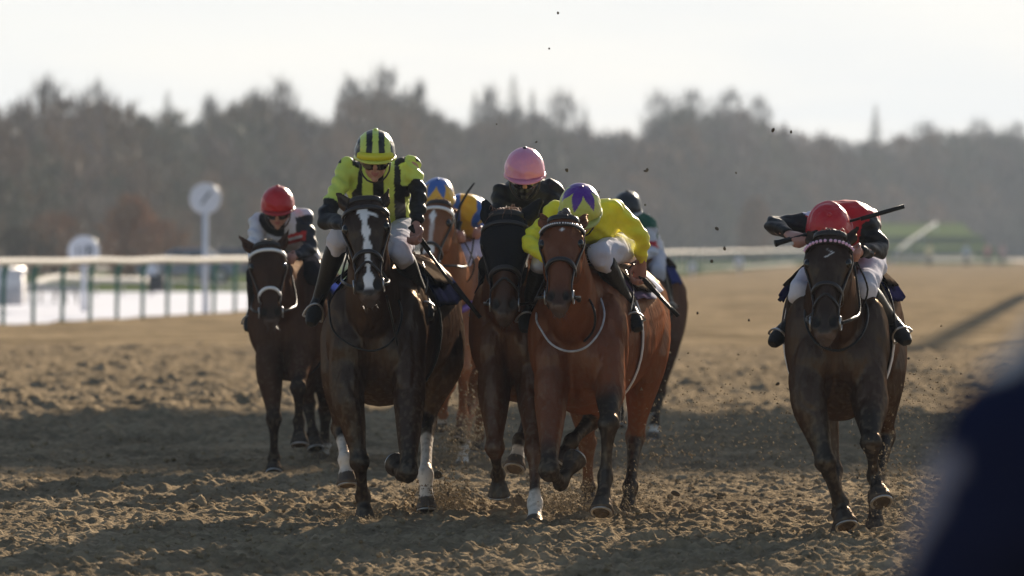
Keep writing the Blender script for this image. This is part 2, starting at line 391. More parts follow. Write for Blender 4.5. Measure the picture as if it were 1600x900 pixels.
def car(cx, D, label, col, face=1):
    t = thing('parked_car', (cx, D, 0), label, 'car', 'cars parked beyond the rail')
    # side profile lofted across the car (its length runs along X)
    prof = [(-2.1,.35),(-2.15,.7),(-1.95,.85),(-1.2,.95),(-.6,1.38),(.7,1.42),(1.4,1.0),(2.0,.92),(2.1,.6),(2.05,.33)]
    n = len(prof); V = []; Fc = []
    for k, (yy, s) in enumerate(((-.82,.96),(-.7,1),(.7,1),(.82,.96))):
        for (x, z) in prof: V.append((cx+x*face*s, D+yy*(1 if z < 1 else .82), z*s+.01))
    for k in range(3):
        for j in range(n): Fc.append((k*n+j, k*n+(j+1)%n, (k+1)*n+(j+1)%n, (k+1)*n+j))
    Fc += [tuple(range(n)), tuple(3*n+j for j in range(n-1, -1, -1))]
    gg = Geo(); gg.add(V, Fc); gg.build('body', mat('car_'+str(col), col, rough=.25, coat=.6), t, smooth=False)
    for sgn in (-1,):
        for (x0, x1) in ((-.95, -.1), (0, 1.0)):
            gg = Geo(); gg.add([(cx+x0*face, D+sgn*.84, .95), (cx+x1*face, D+sgn*.84, .95), (cx+(x1*.75)*face, D+sgn*.74, 1.30), (cx+(x0*.6)*face, D+sgn*.74, 1.30)], [(0,1,2,3)])
            gg.build('window', mat('car_glass', (.02,.025,.03), rough=.08), t, smooth=False)
    for x in (-1.35, 1.35):
        for yy in (-.78, .78):
            gg = Geo(); gg.tube([(cx+x*face, D+yy-.1, .32), (cx+x*face, D+yy+.1, .32)], .32, seg=18, side=(1,0,0)); wh = gg.build('wheel', mat('tyre', (.015,.015,.015), rough=.8), t, smooth=False)
            gg = Geo(); gg.tube([(cx+x*face, D+yy-.11, .32), (cx+x*face, D+yy-.09, .32)], .18, seg=14, side=(1,0,0)); r_ = gg.build('rim', M_METAL, t, smooth=False)
for (px, D, lab, colr, fc) in ((295, 232, 'grey blue car parked beyond the rail, just left of the taller marker', (.16,.19,.26), 1), (372, 236, 'dark navy car parked beyond the rail, right of the taller marker', (.03,.04,.08), -1)):
    car(PW(D, px, 0)[0], D, lab, colr, fc)

# right hand side beyond the rail
def disc_board(px, py, D, r, label, tall=True):
    c = PW(D, px, py); t = thing('white_board', (c[0], D, 0), label, 'board', 'small white boards beyond the track')
    g = Geo(); g.tube([(c[0], D-.03, c[2]), (c[0], D+.03, c[2])], r, rb=r*1.3, seg=18, side=(1,0,0)); g.build('panel', M_SIGN, t)
    g = Geo(); g.tube([(c[0], D+.05, -.06), (c[0], D+.05, c[2])], .03, seg=6); g.build('post', M_SIGN, t)
disc_board(1031, 413, 270, .28, 'small white board beside the arm of the green and white jockey'); disc_board(1082, 419, 262, .20, 'small bright white disc half way along the far rail')
disc_board(1155, 410, 300, .25, 'small white disc nearer to the crouched red capped jockey')
low_rail('long thin white rail low down beyond the far running rail', [PW(290, 1010, 421), PW(310, 1080, 420), PW(350, 1160, 417), PW(430, 1240, 412)], .05)
low_rail('low white barrier at the far bend right of the red capped jockey', [PW(430, 1385, 407), PW(430, 1440, 406), PW(440, 1500, 407), PW(450, 1600, 408)], .12)
low_rail('second low white barrier, in front of the grassy bank', [PW(462, 1395, 401), PW(462, 1440, 402), PW(464, 1520, 401)], .16)
M_BANK = mat('bank_grass', (.10,.135,.05), rough=1, spec=0, var=.25, vscale=.3)
M_STEP = mat('bank_step', (.10,.12,.08), rough=.9, var=.2)
def stair_bank():
    V = []; Fc = []; x0, x1 = PW(475, 1385, 0)[0], PW(475, 1572, 0)[0]
    prof = [(468, -.05)]
    for k in range(3): prof += [(470+k*14, .3+k*1.05), (482+k*14, .55+k*1.05)]
    prof += [(520, 3.6), (545, 3.4)]
    for d, z in prof: V += [(x0, d, z), (x1, d, z)]
    for i in range(len(prof)-1): Fc.append((2*i, 2*i+1, 2*i+3, 2*i+2))
    return mk('grass_bank', V, Fc, M_BANK, smooth=False)
tag(stair_bank(), kind='structure')
t = thing('handrail', (PW(466, 1400, 0)[0], 466, 0), 'pale sloping handrail climbing the grassy bank at the far bend', 'handrail')
pp = [PW(466, 1397, 396), PW(478, 1420, 378), PW(492, 1440, 364), PW(512, 1462, 349)]
g = Geo(); g.tube(pp, .13, seg=6, sub=3); g.build('rail', mat('handrail_grey', (.16,.18,.20), rough=.9, spec=.1), t)
for q in pp: g = Geo(); g.tube([(q[0], q[1], q[2]-1.0), tuple(q)], .05, seg=6); g.build('post', M_SIGN, t)
# spectators as small standing figures by the far barrier
def bystander(px, D, cloth, label):
    c = PW(D, px, 0); x = c[0]; g = Geo()
    g.tube([(x-.1, D, 0), (x-.1, D, .5), (x-.06, D, .95)], [.06,.07,.10], seg=8); g.tube([(x+.1, D, 0), (x+.1, D, .5), (x+.06, D, .95)], [.06,.07,.10], seg=8)
    g.tube([(x, D, .85), (x, D, 1.1), (x, D, 1.4), (x, D, 1.5)], [.15,.15,.2,.07], seg=10, rb=[.11,.11,.12,.07])
    for s in (-1, 1): g.tube([(x+s*.2, D, 1.4), (x+s*.27, D-.03, 1.1), (x+s*.24, D-.12, .85)], [.055,.05,.035], seg=7)
    g.ell((x, D, 1.64), (.085,.1,.12)); P, Q = fuse(g, .03, 1)
    cl = np.where((P[:, 2:3] > 1.52), np.array([[.45,.25,.18]]), np.where(P[:, 2:3] > .85, np.array([cloth]), np.array([[.03,.03,.045]])))
    o = mk('person', P-np.array([x, D, 0]), Q, M_BREECH, cols=cl); o.location = (x, D, 0)
    tag(o, label, 'person', 'onlookers at the far bend')
for px, D, cl_, lb in ((1452, 425, (.8,.72,.45), 'tiny onlooker in pale yellow, leftmost at the far bend barrier'), (1510, 436, (.35,.45,.6), 'tiny onlooker in light blue by the far barrier'), (1543, 440, (.6,.3,.3), 'tiny onlooker in faded red near the end of the far barrier'), (1566, 442, (.55,.4,.4), 'tiny onlooker in dusty pink at the right edge of the far barrier')):
    bystander(px, D, cl_, lb)

# ---- wood on the slope
def prof_y(px):
    X = [-400,0,60,110,150,190,240,262,290,330,390,440,470,500,520,560,610,640,700,740,770,800,840,900,960,1000,1020,1100,1180,1230,1300,1350,1400,1450,1520,1600,2000]
    Y = [150,150,142,135,140,140,160,152,165,158,140,142,150,172,160,125,120,140,168,172,160,148,165,180,195,190,160,150,160,190,202,205,205,198,196,194,190]
    return float(np.interp(px, X, Y))
def wood_D(px): return 300+max(-200, px)*.27
M_BARK = mat('bare_bark', (.085,.070,.055), rough=.9, var=.3, vscale=1)
M_TWIG = mat('bare_twigs', rough=.9, attr=True)
M_CONI = mat('conifer_needles', (.030,.045,.028), rough=.9, var=.4, vscale=1)
# hillside behind the wood
V = []; Fc = []; pxs = np.linspace(-900, 2500, 120)
for px in pxs:
    d = wood_D(min(px, 1700)); top = max(3, (HOR-prof_y(px))*(d+70)/F+1.5-4.5)
    for dd, z in ((0, -.1), (25, .25*top), (50, .72*top), (75, 1.0*top), (140, 1.03*top), (400, -.5)):
        p = PW(d+dd, px, 0); V.append((p[0], d+dd, z))
for i in range(len(pxs)-1):
    for k in range(5): Fc.append((i*6+k, (i+1)*6+k, (i+1)*6+k+1, i*6+k+1))
M_HILL = mat('leaf_litter', (.055,.045,.035), rough=1, var=.4, vscale=.25, bump=.5, bscale=1)
tag(mk('hillside', V, Fc, M_HILL), kind='structure')
def hill_z(px, dd):
    d = wood_D(min(px, 1700)); top = max(3, (HOR-prof_y(px))*(d+70)/F+1.5-4.5)
    return float(np.interp(dd, [0, 25, 50, 75], [-.1, .25*top, .72*top, top]))
def tree_tris(base, h, w_, n, size, thin=.085, upw=.35):
    """points for slim twig faces in a rounded bare crown"""
    th = rng.uniform(0, 2*math.pi, n); u = rng.uniform(0, 1, n)**.5; zz = rng.uniform(.18, 1, n)
    prof = np.sin(np.pi*np.clip((zz-.08)/.95, 0, 1))**.6
    C = np.stack([base[0]+np.cos(th)*u*w_*prof, base[1]+np.sin(th)*u*w_*prof, base[2]+zz*h*.88], 1)
    dr = C-np.array([base[0], base[1], base[2]+.15*h]); dr /= np.linalg.norm(dr, axis=1)[:, None]
    dr = dr*.8+rng.normal(0, .45, (n, 3)); dr[:, 2] += upw; dr /= np.linalg.norm(dr, axis=1)[:, None]
    s = rng.normal(0, 1, (n, 3)); s = np.cross(dr, s); s /= np.linalg.norm(s, axis=1)[:, None]
    L = size*rng.uniform(.6, 1.5, n)[:, None]; ww = L*thin
    A = C-s*ww; B = C+s*ww; T = C+dr*L
    return np.stack([A, B, T], 1).reshape(-1, 3)
def trunk_geo(g, base, h, w_, limbs=7):
    b = np.array(base, float)
    g.tube([b-[0,0,.3], b+[.05*w_,0,h*.35], b+[-.04*w_,0,h*.65], b+[0,0,h*.93]], [h*.022, h*.016, h*.009, .02], seg=6)
    for k in range(limbs):
        a = rng.uniform(0, 6.28); z0 = h*rng.uniform(.25, .65); L = w_*rng.uniform(.6, 1)
        e = b+np.array([math.cos(a)*L, math.sin(a)*L, z0+L*rng.uniform(.8, 1.6)]); e[2] = min(e[2], b[2]+h*.95); m_ = b+np.array([math.cos(a)*L*.4, math.sin(a)*L*.4, z0+L*.3])
        g.tube([b+[0,0,z0], m_, e], [h*.010, h*.007, .012], seg=4)
WB, WC, T3 = Geo(), [], []
def add_wood(px, dd, h, w_, n, col, size=1.1):
    d = wood_D(min(px, 1700))+dd; p = PW(d, px, 0); base = (p[0], d, hill_z(px, dd)-.1)
    trunk_geo(WB, base, h, w_, 4); t_ = tree_tris(base, h, w_, n, size); T3.append(t_); WC.append(np.tile(np.array(col)*rng.uniform(.75, 1.25), (len(t_), 1)))
browns = [(.19,.150,.108), (.165,.135,.115), (.22,.155,.108), (.15,.138,.10), (.19,.15,.13)]
for row, (dd, hs, n) in enumerate(((2, .40, 330), (12, .52, 300), (24, .62, 280), (36, .62, 260), (48, .60, 240), (60, .55, 260), (70, .50, 300))):
    px = -880+rng.uniform(0, 20)
    while px < 2300:
        d = wood_D(min(px, 1700))+dd; topz = (HOR-prof_y(px))*d/F+CAMH; hz = hill_z(px, dd)
        h = (topz-hz)*rng.uniform(.62, .90) if row >= 4 else max(3.5, (topz)*hs*rng.uniform(.75, 1.1)+ (hz*.1)); h = min(h, topz-hz)
        add_wood(px, dd, h, h*rng.uniform(.24, .36), n, browns[rng.integers(5)], size=h*.13)
        px += rng.uniform(20, 34)*(300/wood_D(max(0,min(px,1700))))**.6 + 4
TT = np.concatenate(T3); o = mk('far_wood', TT, np.arange(len(TT)).reshape(-1, 3), M_TWIG, smooth=False, cols=np.concatenate(WC)); tag(o, kind='stuff')
o = WB.build('wood_trunks', M_BARK); tag(o, kind='stuff')
# skyline trees that can be told apart
def sky_tree(px, ytop, wpx, label, n=300, col=(.12,.10,.085), dd=66):
    d = wood_D(px)+dd; p = PW(d, px, ytop); hz = hill_z(px, dd)-.1; h = p[2]-hz
    t = thing('bare_tree', (p[0], d, hz), label, 'tree', 'bare trees along the skyline')
    g = Geo(); trunk_geo(g, (p[0], d, hz), h, wpx*d/F, 9); g.build('trunk', M_BARK, t)
    T = tree_tris((p[0], d, hz), h, wpx*d/F*.95, n, h*.20, .035, .5)-np.array([p[0], d, hz]); mk('crown', T, np.arange(len(T)).reshape(-1, 3), M_TWIG, t, smooth=False, cols=np.tile(col, (len(T), 1)))
def conifer(px, ytop, wpx, label, n=1500, dd=68):
    d = wood_D(px)+dd; p = PW(d, px, ytop); hz = hill_z(px, dd)-.1; h = p[2]-hz; w_ = wpx*1.7*d/F
    t = thing('conifer', (p[0], d, hz), label, 'tree', 'dark conifers along the skyline')
    g = Geo(); g.tube([(p[0], d, hz-.2), (p[0], d, hz+h*.95)], [h*.018, .02], seg=6); g.build('trunk', M_BARK, t)
    zz = rng.uniform(.05, 1, n)**1.1; th = rng.uniform(0, 6.28, n); lay = .75+.3*np.sin(zz*42+th*.7); r = w_*(1-zz)**.7*rng.uniform(.35, 1, n)*lay+.03
    C = np.stack([np.cos(th)*r, np.sin(th)*r, zz*h], 1); dr = np.stack([np.cos(th), np.sin(th), -.15+0*th], 1); s = np.cross(dr, [0,0,1.]); L = (h*.085*(1.25-zz))[:, None]
    T = np.stack([C-s*L*.35, C+s*L*.35, C+dr*L], 1).reshape(-1, 3); mk('crown', T, np.arange(len(T)).reshape(-1, 3), M_CONI, t, smooth=False)
for px, yt, wd, lb in ((70,118,34,'broad bare tree on the skyline far left'), (150,126,40,'bare tree with a rounded top on the skyline, second from the left edge'), (330,150,22,'low bare tree on the skyline above the taller distance marker'),
    (395,138,24,'bare tree above the red cap of the rear left jockey'), (440,124,34,'tall spreading bare tree between the rear left jockey and the striped jockey'), (548,118,22,'slim bare tree above the left shoulder of the striped jockey'),
    (600,104,36,'tallest bare tree, right above the striped cap'), (655,128,18,'narrow bare tree just right of the tallest one'), (765,135,20,'thin bare tree left of the pointed conifer cluster'), (880,142,36,'pale open crowned bare tree right of the pointed conifer'),
    (1030,142,30,'leftmost of the feathery bare trees on the right hand hump'), (1080,138,34,'feathery bare tree at the middle of the right hand hump'), (1140,140,32,'feathery bare tree right of the hump middle'), (1185,152,26,'last feathery bare tree where the hump falls away'),
    (1445,188,30,'rounded hazy tree right of the lone conifer'), (1530,186,34,'hazy bare tree near the right edge of the skyline'), (1590,190,22,'hazy bare tree at the right edge of the picture')):
    sky_tree(px, yt, wd, lb)
for px, yt, wd, lb in ((262,140,17,'small dark conifer on the left skyline'), (575,126,16,'dark conifer against the tallest bare tree'), (742,140,15,'short conifer left of the pink cap'), (802,116,22,'tall pointed conifer above the pink cap'), (832,138,14,'smaller conifer leaning on the tall pointed one'), (915,165,13,'little conifer where the skyline drops right of the pink cap'), (1368,162,15,'lone conifer standing up over the hazy right skyline')):
    conifer(px, yt, wd, lb)
# russet bushes at the foot of the wood
def bush(px, y, wpx, Db, label, col, n=900):
    p = PW(Db, px, y); h = p[2]; w_ = wpx*Db/F; t = thing('russet_bush', (p[0], Db, 0), label, 'bush', 'russet bushes at the foot of the wood')
    g = Geo()
    for k in range(7):
        a = rng.uniform(0, 6.28); g.tube([(p[0], Db, -.1), (p[0]+math.cos(a)*w_*.3, Db+math.sin(a)*w_*.3, h*.4), (p[0]+math.cos(a)*w_*.6, Db+math.sin(a)*w_*.6, h*.8)], [.06,.04,.01], seg=5)
    g.build('stems', M_BARK, t)
    T = tree_tris((0, 0, -.15*h), h*1.12, w_, n, h*.13); mk('crown', T, np.arange(len(T)).reshape(-1, 3), M_TWIG, t, smooth=False, cols=np.tile(col, (len(T), 1)))
bush(85, 322, 62, 262, 'wide low russet bush behind the lower marker', (.27,.16,.095)); bush(205, 295, 48, 264, 'taller russet bush between the two markers', (.32,.18,.10), 1400)
bush(255, 335, 55, 262, 'russet bush touching the pole of the taller marker', (.30,.17,.10)); bush(30, 345, 50, 258, 'dark brown bush at the left edge behind the rail', (.10,.075,.05))
bush(1180, 300, 30, 480, 'pale russet tree at the foot of the wood left of the red capped jockey', (.26,.18,.13), 900)

# unseen casters added off frame at right, shaped to throw the long shadows
M_STEEL = mat('grey_steel', (.25,.26,.27), rough=.5, var=.1)
ta, te = math.tan(SUN_AZ), math.tan(SUN_EL)/math.cos(SUN_AZ)
YB = 110.0
zt, zb = (YB-37.2)*te, (YB-49.4)*te  # added panel sized so its shadow fills the band across the track
xl = -5.6+(YB-43)*ta
t = thing('shadow_caster_panel', (xl+14, YB, 0), 'unseen panel on two legs, added right of the track to cast the shadow band', 'shadow caster')
g = Geo(); g.box((xl+11, YB, (zt+zb)/2), (22, 1.2, zt-zb)); g.build('caster_panel', M_STEEL, t, smooth=False)
for dx in (15, 21): g = Geo(); g.box((xl+dx, YB, zb/2-.05), (.7, .7, zb)); g.build('leg', M_STEEL, t, smooth=False)
yp = 133.0; xp = 5.3+(yp-80)*ta  # added pole, set where its shadow tip falls at the right
t = thing('shadow_caster_pole', (xp, yp, 0), 'unseen slim pole, added right of the track to cast a thin shadow', 'mast')
g = Geo(); g.tube([(xp, yp, -.1), (xp, yp, (yp-80)*te)], [.38, .30], seg=12); g.build('pole', M_STEEL, t)
g = Geo(); g.box((xp, yp, (yp-80)*te+.2), (1.6, .4, .5)); g.build('caster_head', M_STEEL, t, smooth=False)
xq = 16+10*ta  # added beam, sloped so its shadow runs diagonally over the far track
t = thing('shadow_caster_beam', (xq, 187, 0), 'unseen sloping beam, added beside the track to cast the diagonal shadow', 'boom')
g = Geo(); g.tube([(xq, 187, 10*te), (xp+.4, yp, 53*te)], .24, seg=8); g.build('beam', M_STEEL, t)
g = Geo(); g.tube([(xq, 187, -.1), (xq, 187, 10*te)], .15, seg=8); g.build('post', M_STEEL, t)

# ================================================================== HORSES
HEADT = [-.10, 0.0, .12, .27, .42, .58, .72, .85, .94, 1.02]
HEADW = [.050, .084, .108, .120, .092, .068, .058, .062, .062, .040]
HEADF = [.020, .055, .078, .085, .072, .060, .052, .050, .036, .010]
HEADB = [.080, .130, .165, .185, .175, .125, .095, .080, .072, .050]
TRB = [-.03, .05, .16, .32, .58, .88, 1.15, 1.38, 1.58, 1.75, 1.84]
TRT = [1.20, 1.30, 1.36, 1.42, 1.45, 1.42, 1.44, 1.46, 1.42, 1.30, 1.16]
TRL = [ .98, .80, .68, .62, .65, .70, .78, .84, .86, .90, .98]
TRW = [ .08, .165, .225, .238, .262, .30, .31, .285, .26, .19, .09]

class Horse:
    def __init__(s, **k):
        s.__dict__.update(k); D = s.D; s.g = Geo(); g = s.g
        s.hs = getattr(s, 'hs', 1.0); s.ws = getattr(s, 'ws', 1.0); s.dz = getattr(s, 'dz', 0.0); s.dlow = getattr(s, 'dlow', 0.0)
        s.x0 = (s.cx0-800)/F*D; s.x1 = (s.cx1-800)/F*(D+1.8)
        # trunk
        C, A, B = [], [], []
        for b, zt_, zl, w_ in zip(TRB, TRT, TRL, TRW): C.append(s.tc(b, zt_, zl)); A.append(w_*s.ws); B.append((zt_-zl-s.dlow*(1 if b < .9 else .3))/2)
        g.add(*loft(C, A, B, (1,0,0), 28, 3, ex=2.2))
        # head frame
        s.poll = PW(D, *s.pollp); s.muz = PW(D, *s.muzp); s.a = unit(s.muz-s.poll)
        s.L = np.linalg.norm(s.muz-s.poll)/.99; s.k = s.L/.60
        yaw = R(getattr(s, 'hyaw', 0)); n = np.array([math.sin(yaw), -math.cos(yaw), .25]); s.n = unit(n-s.a*np.dot(n, s.a)); s.s = np.cross(s.n, s.a)
        if s.s[0] < 0: s.s = -s.s
        # neck
        w0 = s.tc(.30, 1.30, .95); w1 = s.tc(.05, 1.22, .85); po = s.poll
        base = np.array([s.tcx(.42), D+.42, 1.13+s.dz]); mid0 = np.array([s.tcx(.12)*.7+po[0]*.3, D+.08, 1.20+s.dz])
        jaw = po+s.a*.14*s.k-s.n*.10
        mid1 = mid0*.45+jaw*.55+np.array([0, .03, .03]); end = po+s.a*.08*s.k-s.n*.05
        up = np.array([0, -.6, .8])
        g.add(*loft([base, mid0, mid1, end], [.20*s.ws, .150, .110, .080], [.30, .26, .195, .11], (1,0,0), 20, 4, ex=2.0))
        # chest muscle, shoulders
        for sg in (-1, 1):
            g.ell((s.tcx(.02)+sg*.105*s.ws, D+.03, .92+s.dz), (.11, .12, .17)); g.ell((s.tcx(.2)+sg*.16*s.ws, D+.16, 1.02+s.dz), (.11, .17, .26))
        s.head_geo(g); s.legs = []
        for j in s.fore: s.foreleg(j)
        for j in s.hind: s.hindleg(j)
        s.finish()
    def tcx(s, b): return s.x0+(s.x1-s.x0)*b/1.8
    def tc(s, b, zt_, zl): return np.array([s.tcx(b), s.D+b, (zt_+zl-s.dlow*(1 if b < .9 else .3))/2+s.dz])
    def tp(s, b, ang, off=0):
        """point on the barrel; ang from the top, + towards the right of the picture"""
        zt_, zl, w_ = (np.interp(b, TRB, q) for q in (TRT, TRL, TRW)); c = s.tc(b, zt_, zl); h = (zt_-zl-s.dlow*(1 if b < .9 else .3))/2
        return c+np.array([math.sin(ang)*(w_*s.ws+off), 0, math.cos(ang)*(h+off)])
    def hp(s, t, ang, off=0):
        w_, nf, nb = (np.interp(t, HEADT, q)*s.k**.5 for q in (HEADW, HEADF, HEADB)); w_ = w_*s.hs; e = 2/2.3
        sa, ca = math.sin(ang), math.cos(ang); x = math.copysign(abs(sa)**e, sa)*(w_+off); y = math.copysign(abs(ca)**e, ca)*((nf if ca > 0 else nb)+off)
        return s.poll+s.a*s.L*t+s.s*x+s.n*y
    def head_geo(s, g, off=0, tmax=1.1, ears=True):
        t = [q for q in HEADT if q <= tmax]; k = s.k**.5
        pts = [s.poll+s.a*s.L*q for q in t]; m = len(t)
        u = np.cross(s.s, s.a); fl = 1 if np.dot(u, s.n) > 0 else -1
        f_, b_ = [v*k+off for v in HEADF[:m]], [v*k+off for v in HEADB[:m]]
        g.add(*loft(pts, [v*k*s.hs+off for v in HEADW[:m]], f_ if fl > 0 else b_, s.s, 24, 3, ex=2.3, rb2=b_ if fl > 0 else f_))
        K = k; ax = [s.s, s.n, s.a]
        if tmax > 1 or off: 
            for sg in (-1, 1):
                g.ell(s.poll+s.a*s.L*.25+s.s*sg*.095*K*s.hs+s.n*.035, np.array((.028, .032, .05))+off, ax)   # brow
                g.ell(s.poll+s.a*s.L*.40+s.s*sg*.070*K*s.hs-s.n*.06, np.array((.034, .09, .11))*K+off, ax)     # cheek
        if tmax > 1:
            for sg in (-1, 1):
                g.ell(s.poll+s.a*s.L*.885+s.s*sg*.050*K*s.hs+s.n*.018, np.array((.032, .040, .050))*K, ax)     # nostril wing
            g.ell(s.poll+s.a*s.L*.985-s.n*.045, np.array((.036, .03, .035))*K, ax)                              # chin
            g.ell(s.poll+s.a*s.L*.965+s.n*.01, np.array((.044, .03, .035))*K, ax)
        if ears:
            for e in s.ears:
                sg = -1 if e is s.ears[0] else 1; b = s.poll+s.a*s.L*.02+s.s*sg*.058*s.hs-s.n*.02; tip = PW(s.D, *e); d = tip-b
                m1 = b+d*.45+s.s*sg*.012
                tip = tip+d*.14; g.add(*loft([b-d*.15, b+d*.12, m1, b+d*.82, tip], [.030+off, .038+off, .040+off, .022+off, .007+off], [.026+off, .026+off, .022+off, .014+off, .007+off], s.s, 14, 3))
                s.earseg = getattr(s, 'earseg', [])+[(b+d*.35, tip+d*.2)]
    def leg_frame(s, J): return [PW(s.D, *j) for j in J]
    def hoof(s, co, toe):
        d = unit(toe-co); L = .070; side = np.array([1., 0, 0]) if abs(d[0]) < .9 else np.array([0, 1., 0])
        e = co+d*L; s.g.add(*loft([co-d*.01, co+d*L*.5, e-d*.004, e], [.043, .056, .066, .062], [.045, .060, .072, .066], side, 20, 1))
        s.shoes.append((e, d, side))
    def foreleg(s, J):
        if not hasattr(s, 'shoes'): s.shoes = []
        el, kn, fe, co, to = s.leg_frame(J); co = to-unit(to-fe)*.066; J = J; cx = s.tcx(.15); sh = np.array([cx+(el[0]-cx)*.85, s.D+.16, 1.08+s.dz])
        up = el+(kn-el)*.45; ak = el+(kn-el)*.85; bk = kn+(fe-kn)*.2; mc = kn+(fe-kn)*.55; af = kn+(fe-kn)*.85; pa = fe+(co-fe)*.55
        ft = kn-unit(fe-el)*0
        s.g.add(*loft([sh, el, up, ak, kn, bk, mc, af, fe, pa, co], [.105, .094, .072, .049, .061, .040, .029, .032, .046, .035, .045], [.15, .122, .082, .055, .062, .050, .040, .044, .056, .038, .048], (1,0,0), 16, 3))
        s.hoof(co, to); s.legs.append([sh, el, kn, fe, co, to])
    def hindleg(s, J):
        if not hasattr(s, 'shoes'): s.shoes = []
        hip, st, ho, fe, co, to = s.leg_frame(J); co = to-unit(to-fe)*.066
        g1 = st+(ho-st)*.5; ah = st+(ho-st)*.86; bh = ho+(fe-ho)*.18; mc = ho+(fe-ho)*.55; af = ho+(fe-ho)*.87; pa = fe+(co-fe)*.55
        s.g.add(*loft([hip, (hip+st)/2, st, g1, ah, ho, bh, mc, af, fe, pa, co], [.15, .165, .125, .080, .050, .060, .045, .033, .035, .049, .036, .046], [.20, .22, .17, .11, .065, .068, .055, .043, .042, .053, .04, .048], (1,0,0), 16, 3))
        s.hoof(co, to); s.legs.append([hip, st, ho, fe, co, to])
    def finish(s):
        hooves = [(l[-2], l[-1]) for l in s.legs]
        def keep(P):
            k = np.zeros(len(P))
            for a, b in hooves: d, t_ = segdist(P, a, b+(b-a)*.5); k = np.maximum(k, (d < .075).astype(float)*.9)
            for a, b in s.earseg: d, t_ = segdist(P, a, b); k = np.maximum(k, (d < .06).astype(float)*.8)
            return k
        P, Q = fuse(s.g, s.vox, 5, keep); K = s.k**.5
        # muscle / vein relief
        N = vnormals(P, Q); rel = (vnoise(P*[1,1,.6], .12, 3)-.5)*.022+(vnoise(P*[1.6,1,.5], .045, 5)-.5)*.007-.005*np.exp(-((vnoise(P*[1,1,.45], .2, 6)-.5)/.03)**2)
        h = P-s.poll; ht = h@s.a/s.L; hs_ = h@s.s; hn = h@s.n
        onhead = (ht > -.05) & (np.abs(hs_) < .16) & (hn > -.2) & (ht < 1.1)
        lowleg = sstep(.75, .6, P[:, 2]); rel *= 1-.65*sstep(s.D+.25, s.D+.5, P[:, 1])*(P[:, 1] < s.D+1.25)
        rel *= np.where(onhead, .25, 1-.75*lowleg); P = P+N*rel[:, None]
        # groove down the breast, nostrils, eye sockets, mouth
        gx = (P[:, 0]-s.x0)/.035; front = sstep(s.D+.2, s.D+.05, P[:, 1])*sstep(1.15, .95, P[:, 2])*sstep(.55, .7, P[:, 2]); P[:, 1] += .03*np.exp(-gx**2)*front
        # planes of the face: hollow above the facial crest, ridge of the nasal bone, dished ears
        win = sstep(.34, .42, ht)*sstep(.70, .60, ht)*onhead*(hn > -.02); xa = np.abs(hs_)/s.hs
        P = P+s.n*((-.011*np.exp(-((xa-.052)/.016)**2)+.005*np.exp(-(xa/.02)**2))*win)[:, None]
        w2_ = sstep(.10, .16, ht)*sstep(.26, .20, ht)*onhead*(hn > 0); P = P+s.n*(-.010*np.exp(-((xa-.075)/.02)**2)*w2_)[:, None]
        for (a, b) in s.earseg[:2]:
            ax = unit(b-a); lt = unit(np.cross(ax, s.n)); q = P-a; al = q@ax; m_ = np.exp(-((q@lt)/.016)**2)*sstep(-.03, .02, al)*sstep(np.linalg.norm(b-a)*.95, np.linalg.norm(b-a)*.4, al)*((q@s.n) > -.004)*(np.linalg.norm(q-np.outer(al, ax), axis=1) < .06)
            P = P-s.n*(m_*.022)[:, None]
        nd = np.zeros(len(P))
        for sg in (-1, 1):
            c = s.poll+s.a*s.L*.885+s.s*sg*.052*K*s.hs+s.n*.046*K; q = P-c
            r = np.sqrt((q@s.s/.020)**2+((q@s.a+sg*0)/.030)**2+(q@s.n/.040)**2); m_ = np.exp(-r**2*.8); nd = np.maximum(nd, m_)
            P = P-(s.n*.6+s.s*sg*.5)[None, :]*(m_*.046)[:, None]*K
        # colour
        base = np.array(s.coat); n1 = vnoise(P, .25, 8)[:, None]; col = np.tile(base, (len(P), 1))*(.8+.4*n1)
        pts_ = np.array(s.points); hoofc = np.array((.035,.030,.027))
        for li, J in enumerate(s.legs):
            d, par = polydist(P, J[1:]); on = (d < .11)*(P[:, 2] < .95)
            wv = (par+.15*(vnoise(P, .05, 4)-.5))
            blk = sstep(s.blk[li][0], s.blk[li][0]+.5, wv)*on; col = col*(1-blk[:, None])+pts_*blk[:, None]
            if s.sock[li] is not None:
                wb = sstep(s.sock[li], s.sock[li]+.1, wv)*on; col = col*(1-wb[:, None])+np.array((.62,.57,.52))*wb[:, None]
            hb = (wv > 3.02)*on*(d < .10); col[hb > 0] = hoofc*(2.2 if s.sock[li] is not None else 1)
        mud = sstep(.60, .72, vnoise(P, .016, 21))*sstep(1.15, .35, P[:, 2])*.35*(1-onhead); col = col*(1-mud[:, None])+np.array((.15,.115,.075))*mud[:, None]
        mz = sstep(.74, .90, ht)*onhead*.8; col = col*(1-mz[:, None])+(np.array((.020,.015,.014))+base*.12)*mz[:, None]
        lp = sstep(.955, .985, ht)*onhead*(hn < .03); col = col*(1-.5*lp[:, None])+np.array((.16,.12,.11))*.5*lp[:, None]
        rimn = np.clip(nd0*0, 0, 1) if False else 0
        dk = getattr(s, 'headdark', .35); fd = sstep(.05, -.02, np.abs(hn)-.03)*onhead; col[onhead] *= (1-dk*.5)
        if s.blaze: 
            bz = s.blaze(ht, hs_/s.hs, hn)*onhead*(hn > -.01); col = col*(1-bz[:, None])+np.array((.72,.69,.68))*bz[:, None]
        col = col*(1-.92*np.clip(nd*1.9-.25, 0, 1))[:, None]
        ob = np.array([s.x0, s.D+.8, 0.])
        s.o = mk('horse', P-ob, Q, M_COATD if s.key in 'bf' else M_COAT, cols=np.clip(col, .002, 1)); s.o.location = ob; s.ob = ob; tag(s.o, s.label, 'horse', None)
